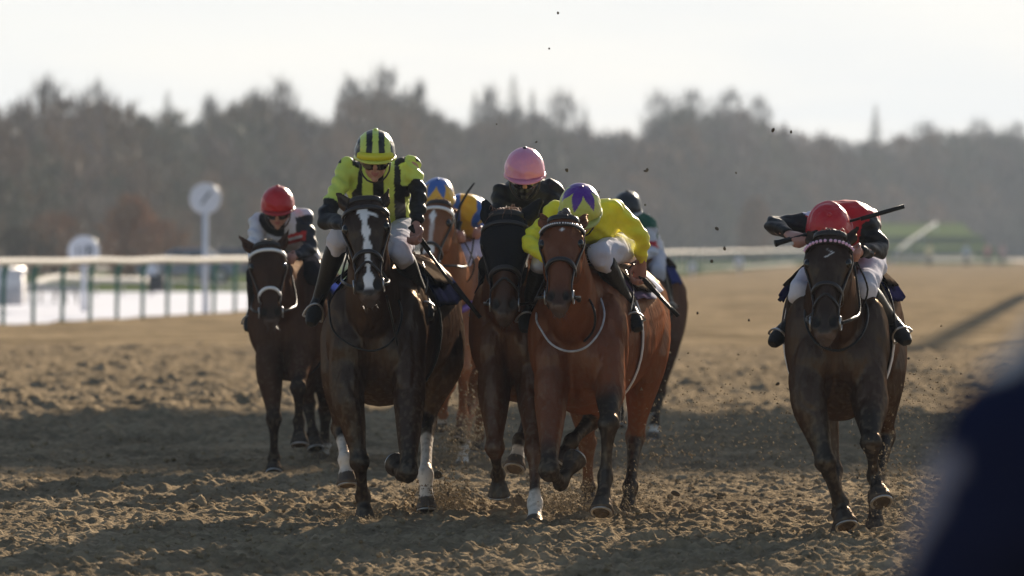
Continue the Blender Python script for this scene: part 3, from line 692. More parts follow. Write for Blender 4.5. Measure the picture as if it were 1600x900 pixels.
        # eyes
        for sg in (-1, 1):
            c = s.poll+s.a*s.L*.285+s.s*sg*.102*K*s.hs+s.n*.042; g = Geo(); g.ell(c, (.020, .024, .029), [s.s, s.n, s.a]); s.part(g, 'eye', M_EYE)
        # shoes
        for e, d, side in s.shoes:
            u = unit(np.cross(side, d)); v = np.cross(d, u); fr = u if u[1] < 0 else -u; g = Geo()
            g.tube([e+d*.003+v*math.sin(q)*.052+fr*math.cos(q)*.056 for q in np.linspace(-2.4, 2.4, 15)], .0075, seg=6); s.part(g, 'horseshoe', M_METAL)
        s.tack()
    def part(s, g, name, m, cols=None, parent=None):
        V = np.concatenate(g.V)-s.ob
        if cols is not None and np.ndim(cols) == 1: cols = np.tile(cols, (len(V), 1))
        o = mk(name, V, g.F, m, None, True, cols); o.parent = parent or s.o
        return o
    def band(s, tfun, angs, width, off=.006, thick=.004, g=None):
        pts = [s.hp(tfun(a), a, off) for a in angs]; nr = [unit(s.hp(tfun(a), a, off+.05)-s.hp(tfun(a), a, off)) for a in angs]
        g = g or Geo(); g.add(*ribbon(np.array(pts), np.array(nr), width, thick)); return g
    def tack(s):
        hood = getattr(s, 'hood', False); eo = .016 if hood else .007
        if hood:
            g = Geo(); s.head_geo(g, .010, .60); P, Q = fuse(g, .008, 3, lambda P: (np.minimum(*[segdist(P, a, b)[0] for a, b in s.earseg[:2]]) < .06)*.85)
            V = P-s.ob; o = mk('hood', V, Q, mat('black_hood', (.010,.010,.012), rough=.85, spec=.15, bump=.3, bscale=80), s.o)
            for sg in (-1, 1):
                c = s.poll+s.a*s.L*.285+s.s*sg*.118+s.n*.034; g = Geo(); g.ell(c, (.016, .022, .026), [s.s, s.n, s.a]); s.part(g, 'eye', M_EYE)
        PI = math.pi; A = lambda a, b, n=18: np.linspace(a, b, n)
        g = Geo(); s.band(lambda a: .10+.03*math.sin(a)**2, A(-1.45, 1.45, 22), .022, eo+.004, .005, g)
        bb = s.part(g, 'browband', {'white': M_WHITE, 'dark': M_STRAP, 'bead': M_STRAP}[s.brow])
        if s.brow == 'bead':
            g = Geo()
            for a in np.linspace(-1.3, 1.3, s.nbead): g.ell(s.hp(.10+.03*math.sin(a)**2, a, eo+.010), (s.beadr,)*3, nu=8, nv=5)
            s.part(g, 'browband_beads', mat('beads_'+s.key, s.beadcol, rough=.3))
        g = Geo()
        for sg in (-1, 1):
            ang = np.linspace(1.45, 1.35, 12)*sg; tt = np.linspace(.02, .84, 12)
            pts = np.array([s.hp(t, a, eo) for t, a in zip(tt, ang)]); nr = np.array([s.s*sg]*12); g.add(*ribbon(pts, nr, .018, .004))
            pts = np.array([s.hp(t, sg*a, eo) for t, a in zip(np.linspace(.02,.30,8), np.linspace(1.6, 2.6, 8))]); g.add(*ribbon(pts, np.array([s.s*sg]*8), .014, .004))
        s.band(lambda a: -.03, A(-1.5, 1.5, 12), .03, eo+.002, .005, g)
        s.part(g, 'headpiece', M_STRAP)
        g = Geo(); s.band(lambda a: s.nbt+.05*math.sin(a)**2, A(-PI, PI, 30), s.nbw, eo, .006, g); s.part(g, 'noseband', {'white': M_WHITE, 'dark': M_STRAP}[s.nbc])
        if s.grackle:
            g = Geo(); s.band(lambda a: s.nbt+.10+.10*abs(math.sin(a)), A(-1.6, 1.6, 20), .012, eo, .004, g); s.part(g, 'drop_strap', M_STRAP)
        s.bits = []
        for sg in (-1, 1):
            c = s.hp(.86, sg*1.45, .014)-s.n*.01; s.bits.append(c); g = Geo()
            g.tube([c+s.a*math.cos(q)*.034+s.n*math.sin(q)*.034 for q in np.linspace(0, 2*PI, 17)], .0045, seg=6); s.part(g, 'bit_ring', M_METAL)
        # whiskers under the chin
        ro = [s.poll+s.a*s.L*.99-s.n*.03+s.s*rng.uniform(-.04, .04)+s.n*rng.uniform(-.04, .03) for _ in range(26)]
        g = strands(ro, [s.a*1+s.s*rng.normal(0, .7)+s.n*rng.normal(0, .6) for _ in ro], .045, .0011, (0,0,-.3), 3); s.part(g, 'whiskers', M_HAIR, np.array(s.points)*1.5)
        # forelock and mane
        ro, dr = [], []
        hc = np.array(s.mane)
        for _ in range(s.flock[0]):
            r = s.poll+s.s*rng.normal(0, .022)-s.a*.03+s.n*rng.normal(.0, .02); ro.append(r); dr.append(np.array([rng.normal(s.flock[2], .45), -.2+rng.normal(0, .4), s.flock[3]+rng.normal(0, .3)]))
        if ro: g = strands(ro, dr, s.flock[1], .0035, (0, .2, -.9), 6); s.part(g, 'forelock', M_HAIR, hc)
        if getattr(s, 'bun', None) is not None:
            g = Geo(); c = PW(s.D, *s.bun)
            for k in range(14): q = rng.normal(0, .014, 3); g.ell(c+q, (.022, .020, .020), nu=10, nv=6)
            s.part(g, 'plaited_forelock', M_HAIR, hc)
        ro, dr = [], []
        for _ in range(150):
            q = rng.uniform(0, 1); top = s.poll-s.a*.02-s.n*.09; wi = np.array([s.tcx(.45), s.D+.45, 1.45+s.dz]); r = top*(1-q)+wi*q+np.array([rng.normal(0, .01), 0, .02*math.sin(q*3)]); ro.append(r); dr.append((rng.normal(.5, .6), .6, .6+rng.normal(0, .3)))
        g = strands(ro, dr, .12, .0035, (0, .5, -.8), 5); s.part(g, 'mane', M_HAIR, hc)
        # tail streaming behind
        dock = s.tp(1.72, 0, 0)+np.array([0, .06, -.04]); ro = [dock+rng.normal(0, .022, 3) for _ in range(170)]
        g = strands(ro, [np.array([rng.normal(s.tail, .07), .75, -.25+rng.normal(0, .09)]) for _ in ro], .62, .005, (0, .15, -.75), 7); s.part(g, 'tail', M_HAIR, hc)
        # saddle cloth, saddle, girth
        def sheet(b0, b1, a0, a1, off, nb, na, name, m, cols=None, flare=.0):
            V = []; Fc = []; C = []
            for lay in (0, 1):
                for i in range(nb+1):
                    for j in range(na+1):
                        b = b0+(b1-b0)*i/nb; a = a0+(a1-a0)*j/na; e = abs(a)/max(abs(a0), abs(a1)); o_ = off+flare*e**3+.006*math.sin(b*30+a*7)*e+(-.006 if lay else 0)
                        V.append(s.tp(b, a, o_)); C.append(cols(b, a) if cols else (0,0,0))
            w_ = na+1; n1_ = (nb+1)*w_
            for i in range(nb):
                for j in range(na):
                    q = i*w_+j; Fc.append((q, q+1, q+w_+1, q+w_)); Fc.append((n1_+q, n1_+q+w_, n1_+q+w_+1, n1_+q+1))
            for i in range(nb): q = i*w_; Fc += [(q, q+w_, n1_+q+w_, n1_+q), (q+na, n1_+q+na, n1_+q+na+w_, q+na+w_)]
            for j in range(na): q = j; r_ = nb*w_+j; Fc += [(q, n1_+q, n1_+q+1, q+1), (r_, r_+1, n1_+r_+1, n1_+r_)]
            g = Geo(); g.add(V, Fc); return s.part(g, name, m, np.array(C) if cols else None)
        sheet(.50, 1.12, -s.cla, s.cla, .020, 14, 30, 'saddle_cloth', M_BREECH, s.cloth, .03)
        sheet(.56, .98, -.95, .95, .042, 10, 20, 'saddle_flap', mat('saddle_leather', (.010,.008,.008), rough=.6, flat=.006), None, .02)
        g = Geo(); cS = s.tp(.78, 0, .055); g.add(*loft([cS+[0,-.24,.03], cS+[0,-.15,.0], cS+[0,0,-.01], cS+[0,.15,.0], cS+[0,.22,.03]], [.05,.09,.12,.13,.08], [.03,.03,.03,.03,.02], (1,0,0), 14, 3)); s.part(g, 'saddle_seat', MATS['saddle_leather'])
        g = Geo(); an = np.linspace(-PI, PI, 40); g.add(*ribbon(np.array([s.tp(.58, a, .016) for a in an]), np.array([[math.sin(a), 0, math.cos(a)] for a in an]), .075, .006)); s.part(g, 'girth', M_WHITE if s.girth == 'white' else M_LEATH)
        for nm, pts, wd, mm in s.straps:
            g = Geo(); g.tube([PW(s.D, *p) for p in pts], wd, seg=6, sub=4); s.part(g, nm, mm)

def cloth_flat(c): return lambda b, a: c
def blaze_A(t, x, n):
    x = x+.012*sstep(.5, .1, t)-.004; j = .006*np.sin(t*40)
    w1 = np.where(t < .17, .034, np.where(t < .62, .020, .013+.022*sstep(.7, .9, t)))+j
    sh = np.where(t < .17, -.004, 0); m1 = sstep(w1, w1-.006, np.abs(x-sh))*sstep(.06, .09, t)*sstep(.95, .90, t)
    arm = sstep(.014, .008, np.abs(t-.15-.03*(x/.05))*.6)*(x > 0)*sstep(.075, .06, x)
    return np.clip(m1+arm, 0, 1)
def star(t0, r, x0=0): return lambda t, x, n: sstep(r, r*.6, np.sqrt((x-x0)**2+((t-t0)*.42)**2))
def blaze_E(t, x, n): return np.clip(sstep(.030, .018, np.abs(x+.005)+np.abs(t-.22)*.22)+sstep(.018, .010, np.abs(x))*sstep(.2,.25,t)*sstep(.60,.55,t)*.5+sstep(.045,.035,np.abs(x+.01))*sstep(.56,.6,t)*sstep(.74,.70,t), 0, 1)
def mark_G(t, x, n):
    a = sstep(.0055, .003, np.abs((x-.012)-( .020-abs(1)*np.abs((t-.22)*.9))))*(np.abs(t-.22) < .045); return a*.8
BK = [(.75,)]*4; NO = [None]*4
def nostar(*a): return 0*a[0]

HA = Horse(key='a', D=30.8, cx0=581, cx1=650, ws=1.09, dz=.0, dlow=.02, vox=.0095, pollp=(571,322,.42), muzp=(577,466,.74), hyaw=-2, hs=1.06,
  ears=[(528,303,.40),(606,296,.36)], coat=(.026,.011,.0065), points=(.010,.008,.008), mane=(.012,.008,.006),
  fore=[[(543,612,.02),(562,722,.10),(567,775,-.06),(569,792,-.06),(571,816,-.02)], [(640,600,.02),(638,738,.34),(628,738,.04),(624,733,.0),(618,725,-.07)]],
  hind=[[(560,470,-1.45),(535,590,-1.15),(532,668,-1.30),(540,718,-1.05),(541,732,-1.02),(543,757,-1.0)], [(675,470,-1.45),(690,570,-1.15),(668,655,-1.15),(665,742,-.72),(666,760,-.69),(667,796,-.66)]],
  blk=[(.5,),(.5,),(.9,),(.8,)], sock=[None,None,1.35,1.28], blaze=blaze_A, brow='dark', nbt=.56, nbw=.024, nbc='dark', grackle=True, flock=(50,.07,0,.5), tail=.0,
  cla=1.25, cloth=cloth_flat((.008,.010,.028)), girth='dark', label='dark bay horse with a white blaze and white hind socks, carrying the striped jockey',
  straps=[('neck_strap', [(513,470,.12),(520,515,.18),(550,540,.22),(585,548,.24),(615,530,.22),(628,490,.12),(615,450,-.2)], .006, M_LEATH),('martingale', [(604,462,.5),(613,500,.30),(621,540,.25)], .006, M_LEATH)])
HC = Horse(key='c', bun=(882,333,.40), D=30.3, cx0=895, cx1=975, ws=1.04, dz=-.03, dlow=.03, vox=.0095, pollp=(880,352,.45), muzp=(873,482,.80), hyaw=-6, hs=1.0,
  ears=[(846,336,.32),(915,338,.32)], coat=(.145,.041,.014), points=(.014,.010,.009), mane=(.05,.03,.022),
  fore=[[(862,612,.02),(858,735,.32),(876,752,.04),(886,744,.0),(900,716,-.06)], [(953,595,.02),(951,663,.30),(946,743,.30),(943,765,.36),(940,799,.42)]],
  hind=[[(925,470,-1.45),(938,600,-1.05),(925,655,-1.20),(893,690,-.95),(884,704,-.92),(872,724,-.90)], [(1000,470,-1.50),(1008,560,-1.15),(993,682,-1.35),(985,760,-1.15),(983,778,-1.12),(980,806,-1.08)]],
  blk=[(.45,),(.15,),(.8,),(.75,)], sock=[None]*4, blaze=star(.16,.012,.004), brow='bead', nbead=28, beadr=.0052, beadcol=(.7,.68,.70), nbt=.50, nbw=.026, nbc='dark', grackle=False, flock=(60,.05,0,1.0), tail=.0,
  cla=1.05, cloth=lambda b, a: (.55,.54,.60) if (b > .85 and abs(a) > .15) else (.12,.09,.14), girth='white', label='bright bay horse with black knees and a beaded browband, under the yellow jockey',
  straps=[('breastplate', [(842,470,-.25),(838,498,.0),(846,516,.14),(862,538,.22),(888,549,.26),(915,543,.24),(936,520,.18),(944,495,.10),(941,474,-.05),(930,445,-.25)], .006, mat('worn_white_strap', (.42,.41,.42), rough=.7, var=.3, vscale=20)),('neck_strap', [(898,440,-.1),(922,470,.16),(930,495,.2),(925,520,.16),(905,540,.0)], .007, M_LEATH)])
HD = Horse(key='d', D=30.9, cx0=795, cx1=870, ws=.92, dz=.02, dlow=-.02, vox=.0095, pollp=(791,345,.38), muzp=(788,496,.68), hyaw=-3, hs=1.02,
  ears=[(758,318,.33),(842,317,.33)], coat=(.080,.028,.012), points=(.016,.011,.010), mane=(.20,.075,.03), hood=True,
  fore=[[(773,600,.02),(773,700,.22),(778,742,.02),(779,754,.0),(780,775,.0)], [(832,606,.0),(835,704,.30),(836,785,.40),(836,803,.45),(835,826,.55)]],
  hind=[[(845,470,-1.35),(845,580,-1.15),(830,640,-1.35),(813,688,-1.05),(810,703,-1.0),(804,731,-.95)], [(890,480,-1.45),(908,590,-1.15),(917,692,-1.55),(919,760,-1.60),(920,775,-1.6),(921,793,-1.6)]],
  blk=[(.9,),(1.3,),(1.2,),(1.6,)], sock=[None,1.72,2.4,None], blaze=nostar, brow='dark', nbt=.55, nbw=.026, nbc='dark', grackle=True, flock=(170,.15,.0,1.0), tail=.0,
  cla=1.2, cloth=cloth_flat((.012,.012,.02)), girth='dark', label='bay horse wearing a black hood over its face and ears', straps=[])
HG = Horse(key='g', D=28.75, cx0=1305, cx1=1322, ws=1.02, dz=-.02, dlow=-.01, vox=.0095, pollp=(1297,377,.42), muzp=(1289,525,.74), hyaw=-9, hs=1.0,
  ears=[(1264,363,.36),(1338,358,.36)], coat=(.028,.012,.007), points=(.010,.008,.008), mane=(.025,.015,.010),
  fore=[[(1264,625,.02),(1290,722,.16),(1313,783,.05),(1317,796,.06),(1322,820,.12)], [(1358,625,.02),(1361,692,.26),(1366,742,.16),(1370,758,.2),(1377,783,.26)]],
  hind=[[(1285,470,-1.40),(1275,600,-.95),(1300,735,-.85),(1312,800,-.55),(1313,815,-.52),(1315,838,-.48)], [(1360,470,-1.40),(1378,590,-1.0),(1383,680,-1.15),(1369,775,-.80),(1368,805,-.78),(1367,833,-.75)]],
  blk=[(.3,),(.2,),(.7,),(.7,)], sock=[None]*4, blaze=mark_G, brow='bead', nbead=16, beadr=.0085, beadcol=(.75,.45,.65), nbt=.52, nbw=.022, nbc='dark', grackle=True, flock=(120,.10,.0,1.1), tail=-.05,
  cla=1.15, cloth=cloth_flat((.010,.010,.035)), girth='white', label='dark bay horse with a small chevron mark and beaded browband, galloping alone at right',
  straps=[('neck_strap', [(1262,460,-.25),(1258,500,.1),(1275,535,.2),(1310,548,.24),(1342,530,.2),(1356,492,.05),(1345,450,-.25)], .007, M_LEATH)])
HB = Horse(key='b', D=37.4, cx0=447, cx1=480, ws=.98, dz=-.02, dlow=.0, vox=.012, pollp=(417,390,.42), muzp=(424,503,.74), hyaw=3, hs=1.04,
  ears=[(376,371,.36),(450,361,.36)], coat=(.045,.019,.012), points=(.014,.010,.010), mane=(.03,.02,.016),
  fore=[[(421,575,.02),(428,655,.12),(428,716,.0),(428,724,.02),(428,739,.08)], [(466,560,.02),(466,606,.26),(467,658,.12),(467,672,.14),(468,694,.18)]],
  hind=[[(455,460,-1.40),(470,560,-1.05),(481,630,-1.25),(489,678,-1.10),(490,685,-1.08),(493,700,-1.05)], [(505,460,-1.45),(508,560,-1.15),(509,640,-1.45),(507,695,-1.45),(505,704,-1.45),(502,722,-1.43)]],
  blk=[(.6,),(.5,),(.8,),(.8,)], sock=[None,None,None,1.9], blaze=nostar, brow='white', nbt=.60, nbw=.020, nbc='white', grackle=False, flock=(130,.11,.0,.9), tail=.0,
  cla=1.2, cloth=lambda b, a: (.03,.05,.22) if abs(a) > 1.0 else (.012,.014,.03), girth='dark', label='dark brown horse with a white browband, rear left', straps=[])
HE = Horse(key='e', D=37.6, cx0=712, cx1=745, ws=.86, dz=.02, dlow=-.10, vox=.012, pollp=(685,325,.40), muzp=(668,430,.72), hyaw=-14, hs=1.0,
  ears=[(668,318,.30),(708,330,.30)], coat=(.22,.078,.032), points=(.10,.04,.02), mane=(.28,.10,.035),
  fore=[[(694,540,.02),(700,600,.30),(690,648,.10),(688,655,.08),(684,668,.05)], [(724,525,.02),(724,575,.14),(723,650,.0),(720,664,.04),(715,688,.1)]],
  hind=[[(720,430,-1.35),(745,540,-1.05),(752,620,-1.50),(748,680,-1.7),(747,688,-1.7),(746,704,-1.7)], [(755,440,-1.40),(750,540,-1.0),(738,622,-1.25),(725,694,-.80),(723,708,-.76),(721,738,-.72)]],
  blk=[(2.2,),(2.0,),(1.6,),(2.8,)], sock=[2.0,None,None,1.9], blaze=blaze_E, brow='white', nbt=.60, nbw=.020, nbc='dark', grackle=False, flock=(90,.10,.6,.7), tail=.0,
  cla=1.2, cloth=cloth_flat((.05,.04,.06)), girth='dark', label='bright chestnut horse with a white star, behind and between the striped and pink capped jockeys',
  straps=[('breast_girth', [(690,478,.05),(703,486,.13),(722,484,.14),(738,474,.02)], .022, mat('purple_webbing', (.16,.07,.30), rough=.5))])
HF = Horse(key='f', D=42.5, cx0=992, cx1=1008, ws=.92, dz=.0, dlow=-.05, vox=.013, pollp=(962,385,.45), muzp=(955,478,.75), hyaw=-4, hs=1.0,
  ears=[(945,368,.38),(980,368,.38)], coat=(.080,.032,.020), points=(.014,.010,.010), mane=(.02,.012,.010),
  fore=[[(975,540,.02),(972,600,.2),(968,640,.05),(968,650,.06),(966,664,.1)], [(1018,540,.02),(1020,590,.25),(1016,620,.05),(1015,628,.04),(1012,640,.0)]],
  hind=[[(1005,450,-1.35),(1000,540,-1.1),(995,610,-1.3),(992,660,-1.2),(991,668,-1.2),(990,684,-1.2)], [(1042,450,-1.40),(1040,530,-1.0),(1030,612,-1.4),(1023,664,-1.2),(1022,674,-1.18),(1020,689,-1.15)]],
  blk=[(.8,)]*4, sock=[None,None,None,2.2], blaze=nostar, brow='dark', nbt=.6, nbw=.02, nbc='dark', grackle=False, flock=(40,.08,0,.8), tail=.0,
  cla=1.25, cloth=cloth_flat((.03,.04,.14)), girth='dark', label='very dark horse at the back, nearly hidden behind the bright bay horse', straps=[])

# ================================================================== PEOPLE
def hand_geo(g, wr, d, grip, palm, r=1.0):
    """closed hand: palm, four unequal curled fingers and a thumb"""
    d, palm = unit(d), unit(palm); grip = unit(grip-d*np.dot(grip, d)); palm = unit(palm-d*np.dot(palm, d)-grip*np.dot(palm, grip))
    g.add(*loft([wr-d*.02, wr+d*.02, wr+d*.055, wr+d*.088], [.024, .031, .041, .040], [.018, .019, .018, .014], grip, 12, 2))
    for i, L in enumerate((.92, 1.05, 1.0, .80)):
        k = wr+d*(.086+.004*(i in (1, 2)))+grip*(1.5-i)*.0205; q = [k-d*.02, k+d*.006, k+d*.026*L+palm*.014, k+d*.024*L+palm*.042*L, k+d*.002+palm*.052*L, k-d*.010+palm*.040*L]
        g.add(*loft(q, [.0095, .0100, .0092, .0085, .0080, .0065], None, grip, 8, 2))
    b = wr+d*.025+grip*.030+palm*.008
    g.add(*loft([b, b+d*.028+grip*.016+palm*.012, b+d*.052+grip*.012+palm*.030, b+d*.062-grip*.010+palm*.046], [.014, .0125, .0105, .0080], None, None, 8, 2))
def head_body(g, c, up, fw, k=1.0):
    rt = np.cross(fw, up); ax = [rt, fw, up]
    g.ell(c+up*.015, np.array((.074, .094, .105))*k, ax); g.ell(c-up*.055+fw*.025, np.array((.056, .066, .062))*k, ax, 12, 8)      # skull, jaw
    g.ell(c-up*.108+fw*.068, np.array((.022, .020, .018))*k, ax, 8, 6)                                                              # chin
    g.add(*loft([c+up*.010+fw*.088, c-up*.018+fw*.106, c-up*.036+fw*.112, c-up*.043+fw*.090], [.008, .012, .017, .010], None, rt, 8, 2))   # nose
    g.ell(c-up*.066+fw*.092, (.025, .011, .006), ax, 10, 5); g.ell(c-up*.081+fw*.089, (.021, .011, .007), ax, 10, 5)                 # lips
    for sg in (-1, 1):
        g.ell(c-up*.035+fw*.072+rt*sg*.040, (.024, .020, .026), ax, 8, 6); g.ell(c-up*.008+rt*sg*.078-fw*.005, (.009, .020, .032), ax, 8, 6)   # cheeks, ears
class Rider:
    def __init__(s, D, J, label, silk, breech, helmet, headup=(0,-.35,.94), face=(0,-.94,-.30), shin=(.012,.012,.013), vox=.0075, mask=None, gloves=False, capd=0, scale=1.0, grp=None):
        s.D = D; P = {k: PW(D, *v) for k, v in J.items()}; s.P = P; up = unit(headup); fw = unit(np.array(face)-up*np.dot(face, up)); s.up, s.fw = up, fw; s.rt = np.cross(fw, up)
        pel, che, nec, hd = P['pel'], P['che'], P['nec'], P['head']; wst = (pel*.55+che*.45)+np.array([0, .0, .03])
        ob = np.array([pel[0], pel[1], 0.]); s.ob = ob; Jn = J
        def torso(g, q):
            ax = (1,0,0)
            g.add(*loft([pel+unit(pel-wst)*.06, pel, wst, che, che*.5+nec*.5, nec, nec*.4+hd*.6], np.array([.12,.155,.135,.175,.15,.062,.055])*q, np.array([.09,.125,.105,.120,.10,.062,.06])*q, ax, 20, 4, ex=2.2))
            for sd in 'LR':
                g.ell(P['sh'+sd], np.array((.062,.062,.062))*q); g.add(*loft([che*.7+P['sh'+sd]*.3, P['sh'+sd]], [.09*q, .07*q], None, None, 12, 2))
        def arm(g, sd, q, full=True, puff=0):
            a, e, h = P['sh'+sd], P['el'+sd], P['wr'+sd]
            g.add(*loft([a, a*.5+e*.5, e, e*.6+h*.4, h], np.array([.054,.046+puff,.040+puff,.036+puff*.8,.026+puff*.5])*q, None, None, 14, 3))
        def leg(g, sd, q, part):
            hip, kn, an, to = P['hip'+sd], P['kn'+sd], P['an'+sd], P['to'+sd]
            if part != 'boot': g.add(*loft([pel*.6+hip*.4, hip, hip*.45+kn*.55, kn, kn*.8+an*.2], np.array([.10,.098,.080,.062,.054])*q, None, None, 16, 3)); g.ell(kn, np.array((.064,.064,.064))*q)
            if part != 'breech':
                f = unit(to-an); heel = an-f*.045+unit(an-kn)*.055; ball = to+unit(an-kn)*.03-f*.06
                g.add(*loft([kn*.86+an*.14, kn*.65+an*.35, kn*.3+an*.7, an, heel], np.array([.056,.057,.044,.037,.034])*q, None, None, 14, 3))
                g.add(*loft([heel-f*.02, heel*.5+ball*.5+unit(kn-an)*.015, ball, to+unit(an-kn)*.035], np.array([.030,.037,.043,.028])*q, np.array([.034,.036,.030,.022])*q, (1,0,0), 14, 3, ex=2.4))
        # body: one continuous figure
        g = Geo(); torso(g, .86); head_body(g, hd, up, fw)
        for sd in 'LR':
            arm(g, sd, .84); leg(g, sd, .84, 'all'); d = unit(P['wr'+sd]-P['el'+sd]); hdv = J.get('grip'+sd)
            grip = np.array(hdv) if hdv is not None else np.array([0, -.3, 1.]); pm = np.array(J.get('palm'+sd, (0, .3, -1.)))
            wr = P['wr'+sd]; hd_ = P.get('hd'+sd); d = unit(hd_-wr) if hd_ is not None else d
            hand_geo(g, wr, d, grip, pm)
        V, Q = fuse(g, vox, 2); hh = V-hd; hu, hf = hh@up, hh@fw
        col = np.tile(np.array((.46,.235,.165)), (len(V), 1)); lip = (np.abs(hu+.074) < .011)*(hf > .088)*(np.abs(hh@s.rt) < .026); col[lip > 0] = (.36,.12,.11)
        dh = np.minimum(np.linalg.norm(V-P['wrL'], axis=1), np.linalg.norm(V-P['wrR'], axis=1)); col[dh < .14] = (.42,.20,.15)
        if mask is not None: mm = (hu < -.045)*(hu > -.3)*(np.linalg.norm(hh, axis=1) < .2); col[mm > 0] = mask
        s.o = mk('person', V-ob, Q, mat('skin_attr', rough=.45, attr=True, bump=.08, bscale=60), cols=col); s.o.location = ob; tag(s.o, label, 'person', None)
        # silks
        g = Geo(); torso(g, 1.06)
        for sd in 'LR': arm(g, sd, 1.05, puff=.005)
        V, Q = fuse(g, vox, 3); N = vnormals(V, Q); ax = unit(che-pel)
        w1 = vnoise(V@np.array([[1,0,0],[0,.5,0],[0,0,1]]), .07, 12)-.5; w2 = np.sin((V@unit(np.array([.5,.2,1.]))+.05*vnoise(V, .09, 5))*95)*.5
        da = np.minimum(polydist(V, [P['shL'], P['elL'], P['wrL']])[0], polydist(V, [P['shR'], P['elR'], P['wrR']])[0])
        V = V+N*(w1*.018+w2*.005*(1+(da < .07))+(vnoise(V, .035, 15)-.5)*.008)[:, None]
        dk = (V-nec)@unit(hd-nec) > .03; cut = np.linalg.norm(V-hd, axis=1) < .14
        tt = [polydist(V, [P['sh'+q], P['el'+q], P['wr'+q]]) for q in 'LR']; dt = polydist(V, [pel, wst, che, nec])[0]
        u = (V-che)[:, 0]; v = (V-pel)@ax/np.linalg.norm(che-pel); col = np.zeros((len(V), 3)); z = V[:, 2]
        inf = dict(V=V, u=u, v=v, aL=tt[0], aR=tt[1], dt=dt, P=P, che=che, nec=nec)
        col = silk(inf)
        k = ~(cut[Q].all(1)); o = mk('silks', V-ob, Q[k], M_SILK, s.o, cols=col)
        # breeches, boots
        g = Geo(); leg(g, 'L', 1.02, 'breech'); leg(g, 'R', 1.02, 'breech'); g.ell(pel, (.158, .125, .125)); V, Q = fuse(g, vox, 3); N = vnormals(V, Q)
        V = V+N*((vnoise(V, .06, 3)-.5)*.02+np.sin(V@np.array([20., 10, 70]))*.003)[:, None]; mk('breeches', V-ob, Q, M_BREECH, s.o, cols=np.tile(breech, (len(V), 1)))
        for sd in 'LR':
            g = Geo(); leg(g, sd, 1.04, 'boot'); V, Q = fuse(g, vox, 2); mk('boot', V-ob, Q, M_LEATH, s.o)
        s.helmet(helmet)
        # stirrup irons under the feet
    def part(s, g, name, m, cols=None, parent=None):
        V = np.concatenate(g.V)-s.ob
        if cols is not None and np.ndim(cols) == 1: cols = np.tile(cols, (len(V), 1))
        return mk(name, V, g.F, m, parent or s.o, True, cols)
    def helmet(s, H):
        c = s.P['head']+s.up*.030-s.fw*.002; nu, nv = 96, 44; V, C = [], []; th1 = R(104)
        for i in range(nv+1):
            th = th1*i/nv
            for j in range(nu):
                ph = 2*math.pi*j/nu; r = 1+.014*abs(math.cos(ph*3))**.5+.006*math.sin(ph*11+th*5)+H.get('cr', .02)*math.sin(ph*2.3+th*6+2*math.sin(th*4+ph))*math.sin(th); x, y, z = math.sin(th)*math.sin(ph)*.110*r, math.sin(th)*math.cos(ph)*.132*r, math.cos(th)*.122
                V.append(c+s.rt*x+s.fw*y+s.up*z); C.append(H['fn'](th, ph, x, y, z))
        Fc = [(i*nu+j, i*nu+(j+1)%nu, (i+1)*nu+(j+1)%nu, (i+1)*nu+j) for i in range(nv) for j in range(nu)]
        n0 = len(V)
        for j in range(nu): V.append(c+(V[nv*nu+j]-c)*.90); C.append(C[nv*nu+j])
        Fc += [(nv*nu+j, nv*nu+(j+1)%nu, n0+(j+1)%nu, n0+j) for j in range(nu)]
        o = mk('helmet', np.array(V)-s.ob, Fc, M_CAP, s.o, cols=np.array(C))
        # peak over the brow and hem band
        g = Geo(); V = []; Fc = []; n = 18
        for i in range(n+1):
            ph = R(-62)+R(124)*i/n; e = math.cos(ph/R(62)*math.pi/2)**.5 if abs(ph) < R(61.9) else 0; b = c+s.rt*math.sin(ph)*.108+s.fw*math.cos(ph)*.129-s.up*.020; q = b+(s.rt*math.sin(ph)*.5+s.fw*math.cos(ph))*.040*e-s.up*.014*e
            V += [b+s.up*.004, q+s.up*.002, q-s.up*.004, b-s.up*.006]
        for i in range(n):
            for k in range(4): Fc.append((i*4+k, (i+1)*4+k, (i+1)*4+(k+1)%4, i*4+(k+1)%4))
        g.add(V, Fc); s.part(g, 'peak', M_PLAST, np.array(H['rim']), o)
        g = Geo(); g.tube([c+s.rt*math.sin(a)*.110+s.fw*math.cos(a)*.132-s.up*.027 for a in np.linspace(0, 2*math.pi, 41)], .006, seg=6, rb=.012); s.part(g, 'hem', M_PLAST, np.array(H['rim']), o)
        g = Geo(); g.ell(c+s.up*.124, (.013, .013, .007), [s.rt, s.fw, s.up], 10, 6); s.part(g, 'button', M_PLAST, np.array(H.get('btn', H['rim'])), o)
        if H.get('gog', 1):
            def gp(a, z, off=0): return s.P['head']+s.rt*math.sin(a)*(.080+off)+s.fw*math.cos(a)*(.104+off)+s.up*z
            V, Fc, m = [], [], 16
            for i in range(m+1):
                a = R(-62)+R(124)*i/m; e = abs(i/m-.5)*2; lo = -.046-.006*math.sin(e*math.pi)+(.014 if e < .12 else 0)+.014*e**4
                V += [gp(a, .022, .004), gp(a, .002, .012), gp(a, lo*.6, .013), gp(a, lo, .002)]
            for i in range(m):
                for k in range(3): Fc.append((i*4+k, i*4+k+1, (i+1)*4+k+1, (i+1)*4+k))
            g = Geo(); g.add(V, Fc); gg = s.part(g, 'goggles', M_GOG)
            g = Geo(); g.tube([gp(a, -.010, .006) for a in np.linspace(R(60), R(300), 24)], .004, seg=6, rb=.012); s.part(g, 'goggle_strap', mat('elastic', (.03,.03,.03), rough=.8), None, gg)
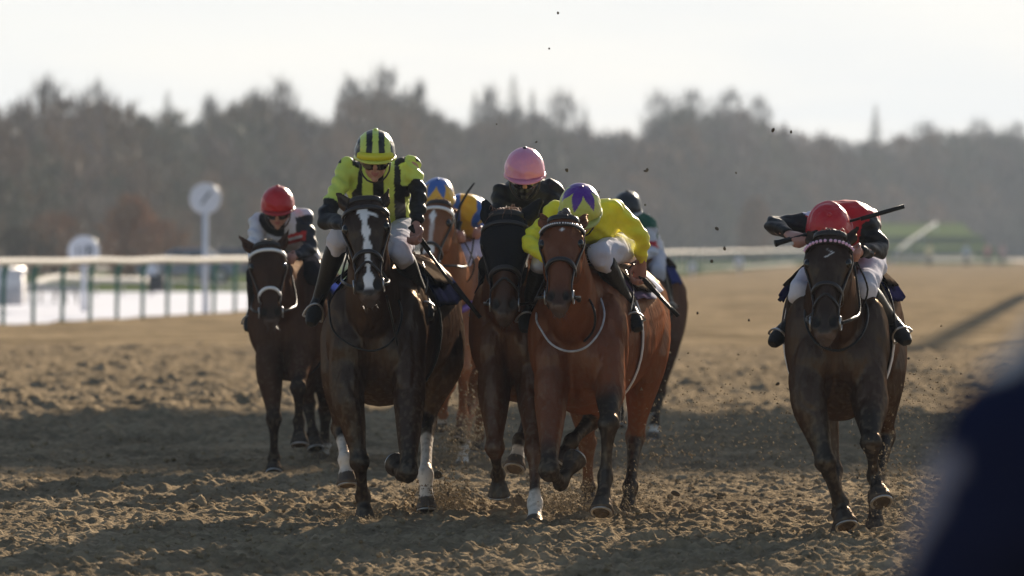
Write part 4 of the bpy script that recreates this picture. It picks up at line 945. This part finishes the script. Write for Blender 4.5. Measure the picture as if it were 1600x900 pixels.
            if H.get('spare'):   # second pair pushed up on the helmet front
                V, Fc = [], []
                for i in range(m+1):
                    a = R(-48)+R(96)*i/m
                    for z, of in ((.036,.026), (.030,.044), (.006,.048), (-.004,.034)): V.append(s.P['head']+s.rt*math.sin(a)*(.088+of)+s.fw*math.cos(a)*(.108+of)+s.up*(z+.012))
                for i in range(m):
                    for k in range(3): Fc.append((i*4+k, i*4+k+1, (i+1)*4+k+1, (i+1)*4+k))
                g = Geo(); g.add(V, Fc); s.part(g, 'spare_goggles', M_PLAST, np.array(H['spare']), o)
        g = Geo(); hd = s.P['head']
        g.tube([hd+s.rt*sg_*.082+s.up*z+s.fw*y for sg_, z, y in ((-1, .0, 0), (-.95, -.07, .02), (-.5, -.118, .045), (0, -.128, .05), (.5, -.118, .045), (.95, -.07, .02), (1, 0, 0))], .005, seg=6, sub=2, rb=.008); s.part(g, 'chin_strap', M_STRAP)
def flat_cap(c): return lambda th, ph, x, y, z: c
YEL = (.60,.70,.13); BLK = (.010,.010,.012); SYEL = (.82,.74,.04); WHT = (.62,.62,.68); PINK = (.70,.27,.42); RED = (.50,.015,.022); BLUE = (.045,.13,.42); GOLD = (.70,.40,.03); PUR = (.10,.022,.26); GRN = (.008,.10,.06)
def stripe_cap(th, ph, x, y, z): return YEL if int(math.floor((x+.0165)/.033)) % 2 == 0 else BLK
def star_cap(cs, cb, n=6, rot=0):
    def f(th, ph, x, y, z):
        q = abs(((ph+rot)*n/(2*math.pi)) % 1-.5)*2; return cs if th < R(30+42*q) else cb
    return f
def armmask(i): 
    dL, pL = i['aL']; dR, pR = i['aR']; return (dL < .085)*(dL < i['dt']+.02), (dR < .085)*(dR < i['dt']+.02), pL, pR
def silk_flat(c): return lambda i: np.tile(c, (len(i['V']), 1))
def silk_A(i):
    u = i['u']; col = np.where((np.floor((u+.029)/.058).astype(int) % 2 == 0)[:, None], np.array([BLK]), np.array([YEL])); L, Rr, pL, pR = armmask(i)
    for m, p in ((L, pL), (Rr, pR)): m = m*(p > .02); col[m > 0] = YEL
    for m, p, c in ((L, pL, .72), (Rr, pR, .62)): col[(m*(p > c)) > 0] = (.008,.008,.010)
    return col
def silk_B(i):
    col = np.tile(WHT, (len(i['V']), 1)); L, Rr, pL, pR = armmask(i); col[(Rr*(pR > .05)) > 0] = (.016,.020,.03)
    V = i['V']; c = i['che']; nk = np.linalg.norm(V-i['nec'], axis=1) < .135; col[nk*((V-i['nec'])[:, 0] < .04)] = BLK
    q = V-i['P']['pat']; col[(abs(q[:, 0]) < .075)*(abs(q[:, 2]-q[:, 0]*.25) < .032)] = (.45,.03,.03); col[(abs(q[:, 0]) < .05)*(abs(q[:, 2]-q[:, 0]*.25) < .009)] = WHT
    return col
def silk_C(i): return np.tile(SYEL, (len(i['V']), 1))
def silk_E(i):
    V = i['V']; u = i['u']; col = np.tile(BLUE, (len(V), 1)); L, Rr, pL, pR = armmask(i); col[(np.abs(u-.045) < .055)] = GOLD; col[u < -.06] = GOLD
    for m, p in ((L, pL), (Rr, pR)): col[(m*(p > .15)) > 0] = BLUE; col[(m*(p > .75)*(p < 1.15)) > 0] = GOLD
    return col
def silk_F(i):
    V = i['V']; col = np.tile(GRN, (len(V), 1)); L, Rr, pL, pR = armmask(i)
    for m, p in ((L, pL), (Rr, pR)): col[(m*(p > .25)) > 0] = (.6,.6,.68); col[(m*(p > .70)*(p < .98)) > 0] = (.45,.01,.02)
    col[(i['v'] < .45)*(1-np.clip(L+Rr, 0, 1)) > 0] = (.6,.6,.68)
    return col
def silk_G(i):
    col = np.tile(RED, (len(i['V']), 1)); L, Rr, pL, pR = armmask(i)
    for m, p in ((L, pL), (Rr, pR)): col[(m*(p > .1)) > 0] = (.012,.012,.014)
    nk = np.linalg.norm(i['V']-i['P']['pat'], axis=1) < .05; col[nk] = (.6,.62,.75); return col

def cap(fn, rim, **k): return dict(fn=fn, rim=rim, **k)
JA = Rider(30.8, dict(pel=(603,354,-.72), che=(592,292,-.34), nec=(590,262,-.20), head=(586,246,-.06), shL=(543,263,-.27), shR=(641,260,-.32), elL=(508,341,-.08), wrL=(540,352,.16), hdL=(556,352,.24), elR=(654,305,-.22), wrR=(650,350,-.10), hdR=(650,372,-.08),
   hipL=(577,360,-.68), hipR=(626,354,-.70), knL=(531,372,-.22), knR=(625,394,-.12), anL=(500,462,-.48), toL=(488,500,-.34), anR=(656,455,-.46), toR=(667,494,-.32), gripR=(.6,-.1,.8), palmR=(-1,.2,0), gripL=(-.2,.3,1), palmL=(0,-1,-.3)),
   'jockey in lime and black striped silks and striped cap on the white blazed horse', silk_A, (.62,.60,.66), cap(stripe_cap, (.55,.60,.10), spare=(.65,.60,.02), btn=YEL), headup=(.02,-.20,.98), face=(.03,-.94,-.30))
JC = Rider(30.3, dict(pel=(957,368,-.80), che=(915,345,-.36), nec=(911,335,-.20), head=(907,330,-.04), shL=(866,335,-.24), shR=(958,328,-.30), elL=(826,378,-.10), wrL=(853,405,.12), hdL=(864,410,.2), elR=(1002,368,-.38), wrR=(1003,410,-.52), hdR=(998,436,-.55),
   hipL=(930,378,-.74), hipR=(982,380,-.76), knL=(850,405,-.15), knR=(938,398,-.12), anL=(827,472,-.48), toL=(822,512,-.36), anR=(980,474,-.50), toR=(994,510,-.34), gripR=(-.8,.2,.5), palmR=(-.4,-.8,0), gripL=(.1,.2,1), palmL=(0,-1,-.3)),
   'jockey in plain yellow silks with a purple starred cap, leaning low', silk_C, (.60,.60,.68), cap(star_cap(PUR, (.55,.56,.10), 6, math.pi/6), (.45,.46,.12), btn=PUR), headup=(.02,-.55,.83), face=(.15,-.80,-.60))
JD = Rider(31.2, dict(pel=(838,368,-.80), che=(824,315,-.40), nec=(822,290,-.24), head=(820,273,-.10), shL=(785,305,-.32), shR=(865,300,-.34), elL=(776,372,-.18), wrL=(795,400,.08), hdL=(803,404,.16), elR=(858,375,-.18), wrR=(830,402,.08), hdR=(822,405,.16),
   hipL=(815,378,-.74), hipR=(862,378,-.74), knL=(766,410,-.22), knR=(868,410,-.22), anL=(757,470,-.50), toL=(745,500,-.36), anR=(842,480,-.50), toR=(830,520,-.36), palmL=(0,-1,-.3), palmR=(0,-1,-.3)),
   'jockey in black silks with a pink cap, upright behind the hooded horse', silk_flat(BLK), (.02,.02,.024), cap(flat_cap(PINK), (.60,.22,.36), btn=BLK), headup=(0,-.30,.95), face=(0,-.92,-.30), mask=(.010,.010,.012))
JG = Rider(28.75, dict(pel=(1332,402,-.72), che=(1320,352,-.30), nec=(1303,358,-.14), head=(1296,360,-.04), shL=(1262,352,-.20), shR=(1350,350,-.24), elL=(1206,352,-.16), wrL=(1233,366,.02), hdL=(1246,370,.1), elR=(1377,389,-.16), wrR=(1343,394,.10), hdR=(1332,396,.16),
   hipL=(1296,414,-.66), hipR=(1356,410,-.68), knL=(1252,455,-.18), knR=(1350,452,-.14), anL=(1237,500,-.50), toL=(1208,534,-.34), anR=(1392,500,-.50), toR=(1414,532,-.34), pat=(1268,335,-.2), gripL=(.9,.1,.25), palmL=(.1,-.6,-.9), palmR=(0,-.8,-.5)),
   'jockey in red with black sleeves, head bowed under a red cap, at right', silk_G, (.62,.61,.68), cap(flat_cap(RED), (.45,.02,.03), btn=RED, cr=.05), headup=(-.05,-.86,.50), face=(0,-.30,-.95))
JB = Rider(37.4, dict(pel=(462,405,-.75), che=(440,355,-.34), nec=(436,338,-.20), head=(434,326,-.08), shL=(404,348,-.27), shR=(474,340,-.30), elL=(396,392,-.08), wrL=(410,405,.18), hdL=(416,408,.24), elR=(486,386,-.22), wrR=(458,402,.0), hdR=(450,404,.08),
   hipL=(440,418,-.68), hipR=(476,416,-.70), knL=(400,430,-.18), knR=(489,430,-.20), anL=(396,480,-.48), toL=(388,512,-.34), anR=(494,485,-.50), toR=(500,512,-.36), pat=(462,372,-.38), palmL=(0,-1,-.3), palmR=(0,-1,-.3)),
   'jockey in white silks with one black sleeve and a red cap, rear left', silk_B, (.018,.018,.024), cap(flat_cap((.45,.008,.014)), (.35,.01,.015), btn=RED), headup=(0,-.25,.95), face=(0,-.93,-.30), vox=.009)
JE = Rider(37.6, dict(pel=(742,378,-.70), che=(722,335,-.32), nec=(697,322,-.16), head=(684,313,-.02), shL=(690,338,-.18), shR=(745,328,-.28), elL=(684,368,-.02), wrL=(712,372,.14), hdL=(722,370,.2), elR=(760,352,-.16), wrR=(752,364,.05), hdR=(742,364,.12),
   hipL=(722,390,-.62), hipR=(757,388,-.66), knL=(690,405,-.16), knR=(722,400,-.14), anL=(682,452,-.46), toL=(676,478,-.34), anR=(748,458,-.48), toR=(756,484,-.34), palmL=(0,-1,-.3), palmR=(0,-1,-.3), gripR=(.3,0,1)),
   'jockey in blue and yellow silks with a starred cap on the chestnut horse', silk_E, (.50,.46,.62), cap(star_cap(BLUE, GOLD, 6, math.pi/6), (.5,.28,.03), btn=BLUE, gog=1), headup=(0,-.45,.88), face=(-.1,-.85,-.45), vox=.009)
JF = Rider(42.5, dict(pel=(1006,392,-.72), che=(990,358,-.32), nec=(984,340,-.18), head=(980,330,-.06), shL=(962,355,-.24), shR=(1010,352,-.28), elL=(950,385,-.05), wrL=(965,395,.15), hdL=(970,396,.2), elR=(1019,392,-.2), wrR=(995,402,.0), hdR=(988,403,.06),
   hipL=(990,402,-.66), hipR=(1020,402,-.68), knL=(962,415,-.18), knR=(1026,425,-.16), anL=(960,458,-.46), toL=(955,482,-.34), anR=(1041,462,-.48), toR=(1047,488,-.34), palmL=(0,-1,-.3), palmR=(0,-1,-.3)),
   'jockey in green and white silks with red arm band and black cap', silk_F, (.55,.55,.62), cap(flat_cap((.014,.016,.02)), (.5,.5,.55), btn=BLK), headup=(0,-.25,.95), face=(0,-.93,-.30), vox=.010)

# reins, stirrups for each pair; whips in the hands
for H, J in ((HA, JA), (HC, JC), (HD, JD), (HG, JG), (HB, JB), (HE, JE), (HF, JF)):
    g = Geo()
    for i, sd in enumerate('LR'):
        a = H.bits[i]; held = {'a': 'L', 'c': 'L', 'g': 'R'}.get(H.key, sd); h = J.P['hd'+held]
        sgx = -1 if i == 0 else 1; m_ = (a+h)/2+np.array([sgx*.07, .06, -.10]); g.tube([a, a*.7+m_*.3+np.array([sgx*.03, 0, 0]), m_, h], .0055, seg=6, sub=5, rb=.009)
    lp = J.P['hdL' if H.key != 'g' else 'hdR']; g.tube([lp, lp+np.array([.08, .05, -.18]), lp+np.array([.02, .12, -.30]), lp+np.array([-.05, .05, -.15]), lp], .005, seg=6, sub=5)
    H.part(g, 'reins', M_LEATH)
    for i, sd in enumerate('LR'):
        an, to = J.P['an'+sd], J.P['to'+sd]; f = unit(to-an); dn = unit(J.P['an'+sd]-J.P['kn'+sd]); c = to-f*.07+dn*.055; g = Geo(); rt = unit(np.cross(f, dn)); lift = -dn
        g.tube([c+rt*.055*math.cos(q)+lift*(.0 if math.sin(q) < 0 else .11*math.sin(q)) for q in np.linspace(0, 2*math.pi, 21)], .006, seg=6); st = H.part(g, 'stirrup', M_METAL)
        g = Geo(); top = H.tp(.70, (-.55, .55)[i], .05); b = c+lift*.11; g.add(*ribbon(np.array([b, b*.5+top*.5+np.array([(-1,1)[i]*.03, 0, 0]), top]), np.array([[(-1,1)[i], -.2, 0]]*3, float), .022, .003, 4)); H.part(g, 'stirrup_leather', M_STRAP)
def whip(D, pts, label, r=.010, flap=True):
    P = [PW(D, *p) for p in pts]; n = len(P); o = P[0].copy(); t = thing('whip', tuple(o), label, 'whip', None)
    L = np.linalg.norm(P[-1]-P[0]); d = unit(P[-1]-P[0])
    g = Geo(); g.tube(P, np.linspace(r, r*.6, n), seg=8, sub=3); g.build('shaft', M_LEATH, t)
    g = Geo(); g.tube([P[0]-d*.02, P[0], P[0]+d*.15], [r*1.9, r*1.5, r*1.3], seg=10); g.build('handle', M_LEATH, t)
    if flap: g = Geo(); g.add(*ribbon(np.array([P[-1]-d*.22, P[-1]-d*.10, P[-1]+d*.02]), np.array([[.1, -1, .1]]*3), .022, .006)); g.build('padded_flap', M_LEATH, t)
whip(30.8, [(645,358,-.09),(668,392,-.06),(712,452,.0),(747,492,.04)], 'black whip pointing down from the striped jockey\'s hand', .0105)
whip(30.3, [(990,420,-.55),(1012,446,-.55),(1035,468,-.5),(1056,490,-.5)], 'black whip trailing from the yellow jockey\'s rear hand', .011)
whip(28.75, [(1217,379,.11),(1262,366,.10),(1330,345,.0),(1407,324,-.05)], 'black whip held level across the red capped jockey', .010)
whip(37.6, [(708,378,.12),(716,330,.10),(728,305,.05),(741,286,.0)], 'short dark whip raised beside the blue and yellow jockey', .011, False)

# ---- steward standing close to the camera at the right edge
def steward():
    D = 6.0; g = Geo(); P = lambda x, y, f=0: PW(D, x, y, f)
    nk, hd = P(1880, 420), P(1890, 300, .05); che = P(1860, 650); pel = np.array([.78, 6.05, .92]); shL, elL, wrL = P(1622, 664), P(1492, 940, -.02), P(1575, 1290, .12); hL = P(1600, 1370, .16)
    shR = che+np.array([.2, 0, .08]); elR = shR+np.array([.1, .02, -.28]); wrR = elR+np.array([-.02, -.15, -.22])
    hips = [pel+np.array([x, 0, -.02]) for x in (-.09, .09)]
    def legs(g, q):
        for h, x in zip(hips, (-.12, .12)):
            k = np.array([h[0]+x*.15, D-.02, .48]); a = np.array([h[0]+x*.25, D+.02, .08]); g.add(*loft([pel, h, h*.5+k*.5, k, k*.4+a*.6, a, a-[0,0,.03]], np.array([.13,.11,.09,.06,.055,.04,.04])*q, None, (1,0,0), 14, 2)); g.add(*loft([a+[0,.03,-.03], a+[0,-.08,-.04], a+[0,-.2,-.055]], [.04,.045,.035], [.035,.03,.02], (1,0,0), 12, 2))
    def torso(g, q):
        g.add(*loft([pel-[0,0,.08], pel, che*.5+pel*.5, che, che*.4+nk*.6, nk], np.array([.17,.18,.17,.20,.15,.075])*q, np.array([.12,.13,.12,.13,.11,.07])*q, (1,0,0), 18, 3))
        for a, e, w_ in ((shL, elL, wrL), (shR, elR, wrR)): g.add(*loft([che*.6+a*.4, a, a*.5+e*.5, e, e*.5+w_*.5, w_], np.array([.10,.078,.070,.062,.055,.040])*q, None, None, 14, 3))
    torso(g, .85); legs(g, .85); g.add(*loft([nk, nk*.5+hd*.5, hd], [.06,.055,.05], None, None, 10, 2)); head_body(g, hd, np.array([0,0,1.]), np.array([0,1.,0])); hand_geo(g, wrL, hL-wrL, np.array([0,1.,.2]), np.array([1.,0,0])); hand_geo(g, wrR, np.array([0,-.3,-1.]), np.array([0,1.,.2]), np.array([-1.,0,0]))
    V, Q = fuse(g, .010, 2); ob = np.array([pel[0], D, 0]); o = mk('person', V-ob, Q, mat('skin_plain', (.46,.24,.17), rough=.5)); o.location = ob
    tag(o, 'blurred person in a navy coat with pale trim at the right edge', 'person')
    g = Geo(); torso(g, 1.05); V, Q = fuse(g, .012, 3); N = vnormals(V, Q); V += N*((vnoise(V, .12, 3)-.5)*.03)[:, None]
    col = np.tile((.014,.018,.045), (len(V), 1))
    px = 800+V[:, 0]/V[:, 1]*F; py = HOR+(CAMH-V[:, 2])/V[:, 1]*F
    d1, p1 = polydist(V, [shL, elL, wrL]); out = (V[:, 0]-np.interp(V[:, 2], [elL[2], shL[2]], [elL[0], shL[0]])) < -.035
    col[out*(V[:, 2] < shL[2]-.03)*(d1 < .12)*(V[:, 0] < np.interp(V[:, 2], [elL[2], shL[2]], [elL[0], shL[0]])-.068)] = (.24,.24,.30); col[(np.linalg.norm(V-(shL+np.array([-.015, 0, .075])), axis=1) < .052)] = (.6,.58,.58)
    mk('coat', V-ob, Q, M_BREECH, o, cols=col)
    g = Geo(); legs(g, 1.05); V, Q = fuse(g, .012, 2); V = V[:]; mk('trousers', V-ob, Q, mat('dark_trousers', (.02,.02,.025), rough=.8), o)
    g = Geo(); g.ell(hd+[0,0,.04], (.09,.11,.1)); V = np.concatenate(g.V)-ob; mk('hat', V, g.F, mat('navy_hat', (.012,.014,.03), rough=.8), o)
steward()

# ================================================================== KICKED UP SAND
M_CLOD = mat('damp_clod', (.10,.080,.058), rough=.95, bump=.6, bscale=60, var=.3, vscale=30, spec=.2)
def lump(r, seed):
    g = Geo(); g.ell((0,0,0), (r, r*.8, r*.7), nu=9, nv=6); V = g.V[0]; V = V*(1+.7*(vnoise(V+seed*3.7, r*.9, seed)-.5))[:, None]; return V, g.F
# clods lying on the track
LV, LF = lump(1.0, 3); LF = np.array(LF); n = 7000; VV, FF = [], []
for i in range(n):
    D = 23+22*random.random()**1.3; x = random.uniform(-.1, .1)*D; r = random.choice((.007,.009,.012,.016,.024))*random.uniform(.6, 1.1); a = random.uniform(0, 6.28)
    ca, sa = math.cos(a), math.sin(a); V = LV*r; V = np.stack([V[:,0]*ca-V[:,1]*sa+x, V[:,0]*sa+V[:,1]*ca+D, V[:,2]], 1); VV.append(V); FF.append(LF+i*len(LV))
VV = np.array(VV); zz = ground_z(VV.mean(1)[:, :2])*1.0; VV[:, :, 2] += (zz+.004)[:, None]
tag(mk('loose_clods', VV.reshape(-1, 3), np.concatenate(FF), M_TRACK), kind='stuff')
# spray of crumbs behind and below the hooves
VV, FF = [], []; k = 0; TV = np.array([(1,0,-.4),(-.5,.9,-.4),(-.5,-.9,-.4),(0,0,1.)]); TF = np.array([(0,1,2),(0,3,1),(1,3,2),(2,3,0)])
def puff(px, py, D, sx, sy, sd, n0, r0=.0022, r1=.012, zmin=.0):
    global k
    for _ in range(int(n0*6)):
        q = PW(D+rng.normal(0, sd), px+rng.normal(0, sx), py+rng.normal(0, sy)); 
        if q[2] < zmin+.01: q[2] = zmin+abs(q[2])*.3+.01
        r = r0+(r1-r0)*rng.random()**4; VV.append(TV*r*rng.uniform(.6, 1.3, (4, 1))+q); FF.append(TF+k*4); k += 1
puff(572, 832, 30.9, 24, 10, .25, 900, r1=.010); puff(690, 795, 31.8, 30, 26, .3, 800, r1=.014); puff(880, 790, 31.3, 40, 22, .4, 800, r1=.009); puff(985, 790, 31.3, 40, 25, .4, 260)
puff(710, 690, 37.5, 22, 22, .4, 420, r1=.016); puff(1130, 660, 36, 50, 45, 2, 160, r1=.012); puff(1390, 760, 29, 30, 40, .4, 260, r1=.010); puff(1420, 640, 31, 45, 40, .8, 200, r1=.010); puff(500, 705, 39, 16, 12, .3, 300, r1=.014); puff(760, 640, 36, 24, 40, .8, 260, r1=.012)
puff(1010, 700, 33, 60, 50, 1, 260, r1=.012); puff(1225, 690, 31, 40, 45, 1, 130, r1=.010); puff(800, 700, 33, 100, 60, 1, 260, r1=.008)
tag(mk('sand_spray', np.array(VV).reshape(-1, 3), np.concatenate(FF), mat('sand_crumbs', (.24,.185,.12), rough=1, spec=0, var=.4, vscale=60), smooth=False), kind='stuff')
# individual flying clods
cl0 = None
for px, py, r, D in ((684,742,.030,31.5),(1056,771,.022,31),(886,266,.014,31),(838,222,.009,31),(1120,357,.013,31),(1208,203,.011,30),(1236,206,.008,30),(1150,270,.008,31),(1132,388,.011,32),(1011,266,.012,31),(1008,267,.010,30.5),(936,300,.008,31),(858,76,.007,31),(872,20,.009,31),(1090,489,.010,33),(1170,500,.009,33),(776,194,.006,31),(1060,478,.008,33),(1112,408,.012,33),(645,790,.014,31),(700,772,.013,31.2),(716,800,.012,31),(668,806,.016,31),(903,783,.011,31),(1215,600,.012,31),(1340,746,.009,29),(1420,560,.010,31),(1008,320,.008,31)):
    c = PW(D, px, py)
    if cl0 is None: V, Fx = lump(1.0, 5); o = mk('flying_clod', V, Fx, M_CLOD); cl0 = o
    else: o = cl0.copy(); COL.objects.link(o)
    r *= .85; o.location = c; o.scale = (r*random.uniform(.8, 1.4), r, r*random.uniform(.7, 1.1)); o.rotation_euler = (random.uniform(0, 6), random.uniform(0, 6), random.uniform(0, 6))
    tag(o, 'dark clod of damp sand flying through the air around the horses', 'clod', 'clods flying through the air')

# ================================================================== HAZE
g = Geo(); g.box((0, 520, 34), (2000, 1300, 72)); m = bpy.data.materials.new('haze'); m.use_nodes = True; n_ = m.node_tree; n_.nodes.clear()
out = n_.nodes.new('ShaderNodeOutputMaterial'); pv = n_.nodes.new('ShaderNodeVolumePrincipled'); pv.inputs['Color'].default_value = (.74,.85,1,1); pv.inputs['Density'].default_value = .0003; pv.inputs['Anisotropy'].default_value = .0
n_.links.new(pv.outputs[0], out.inputs['Volume'])
tag(g.build('haze', m, smooth=False), kind='stuff')
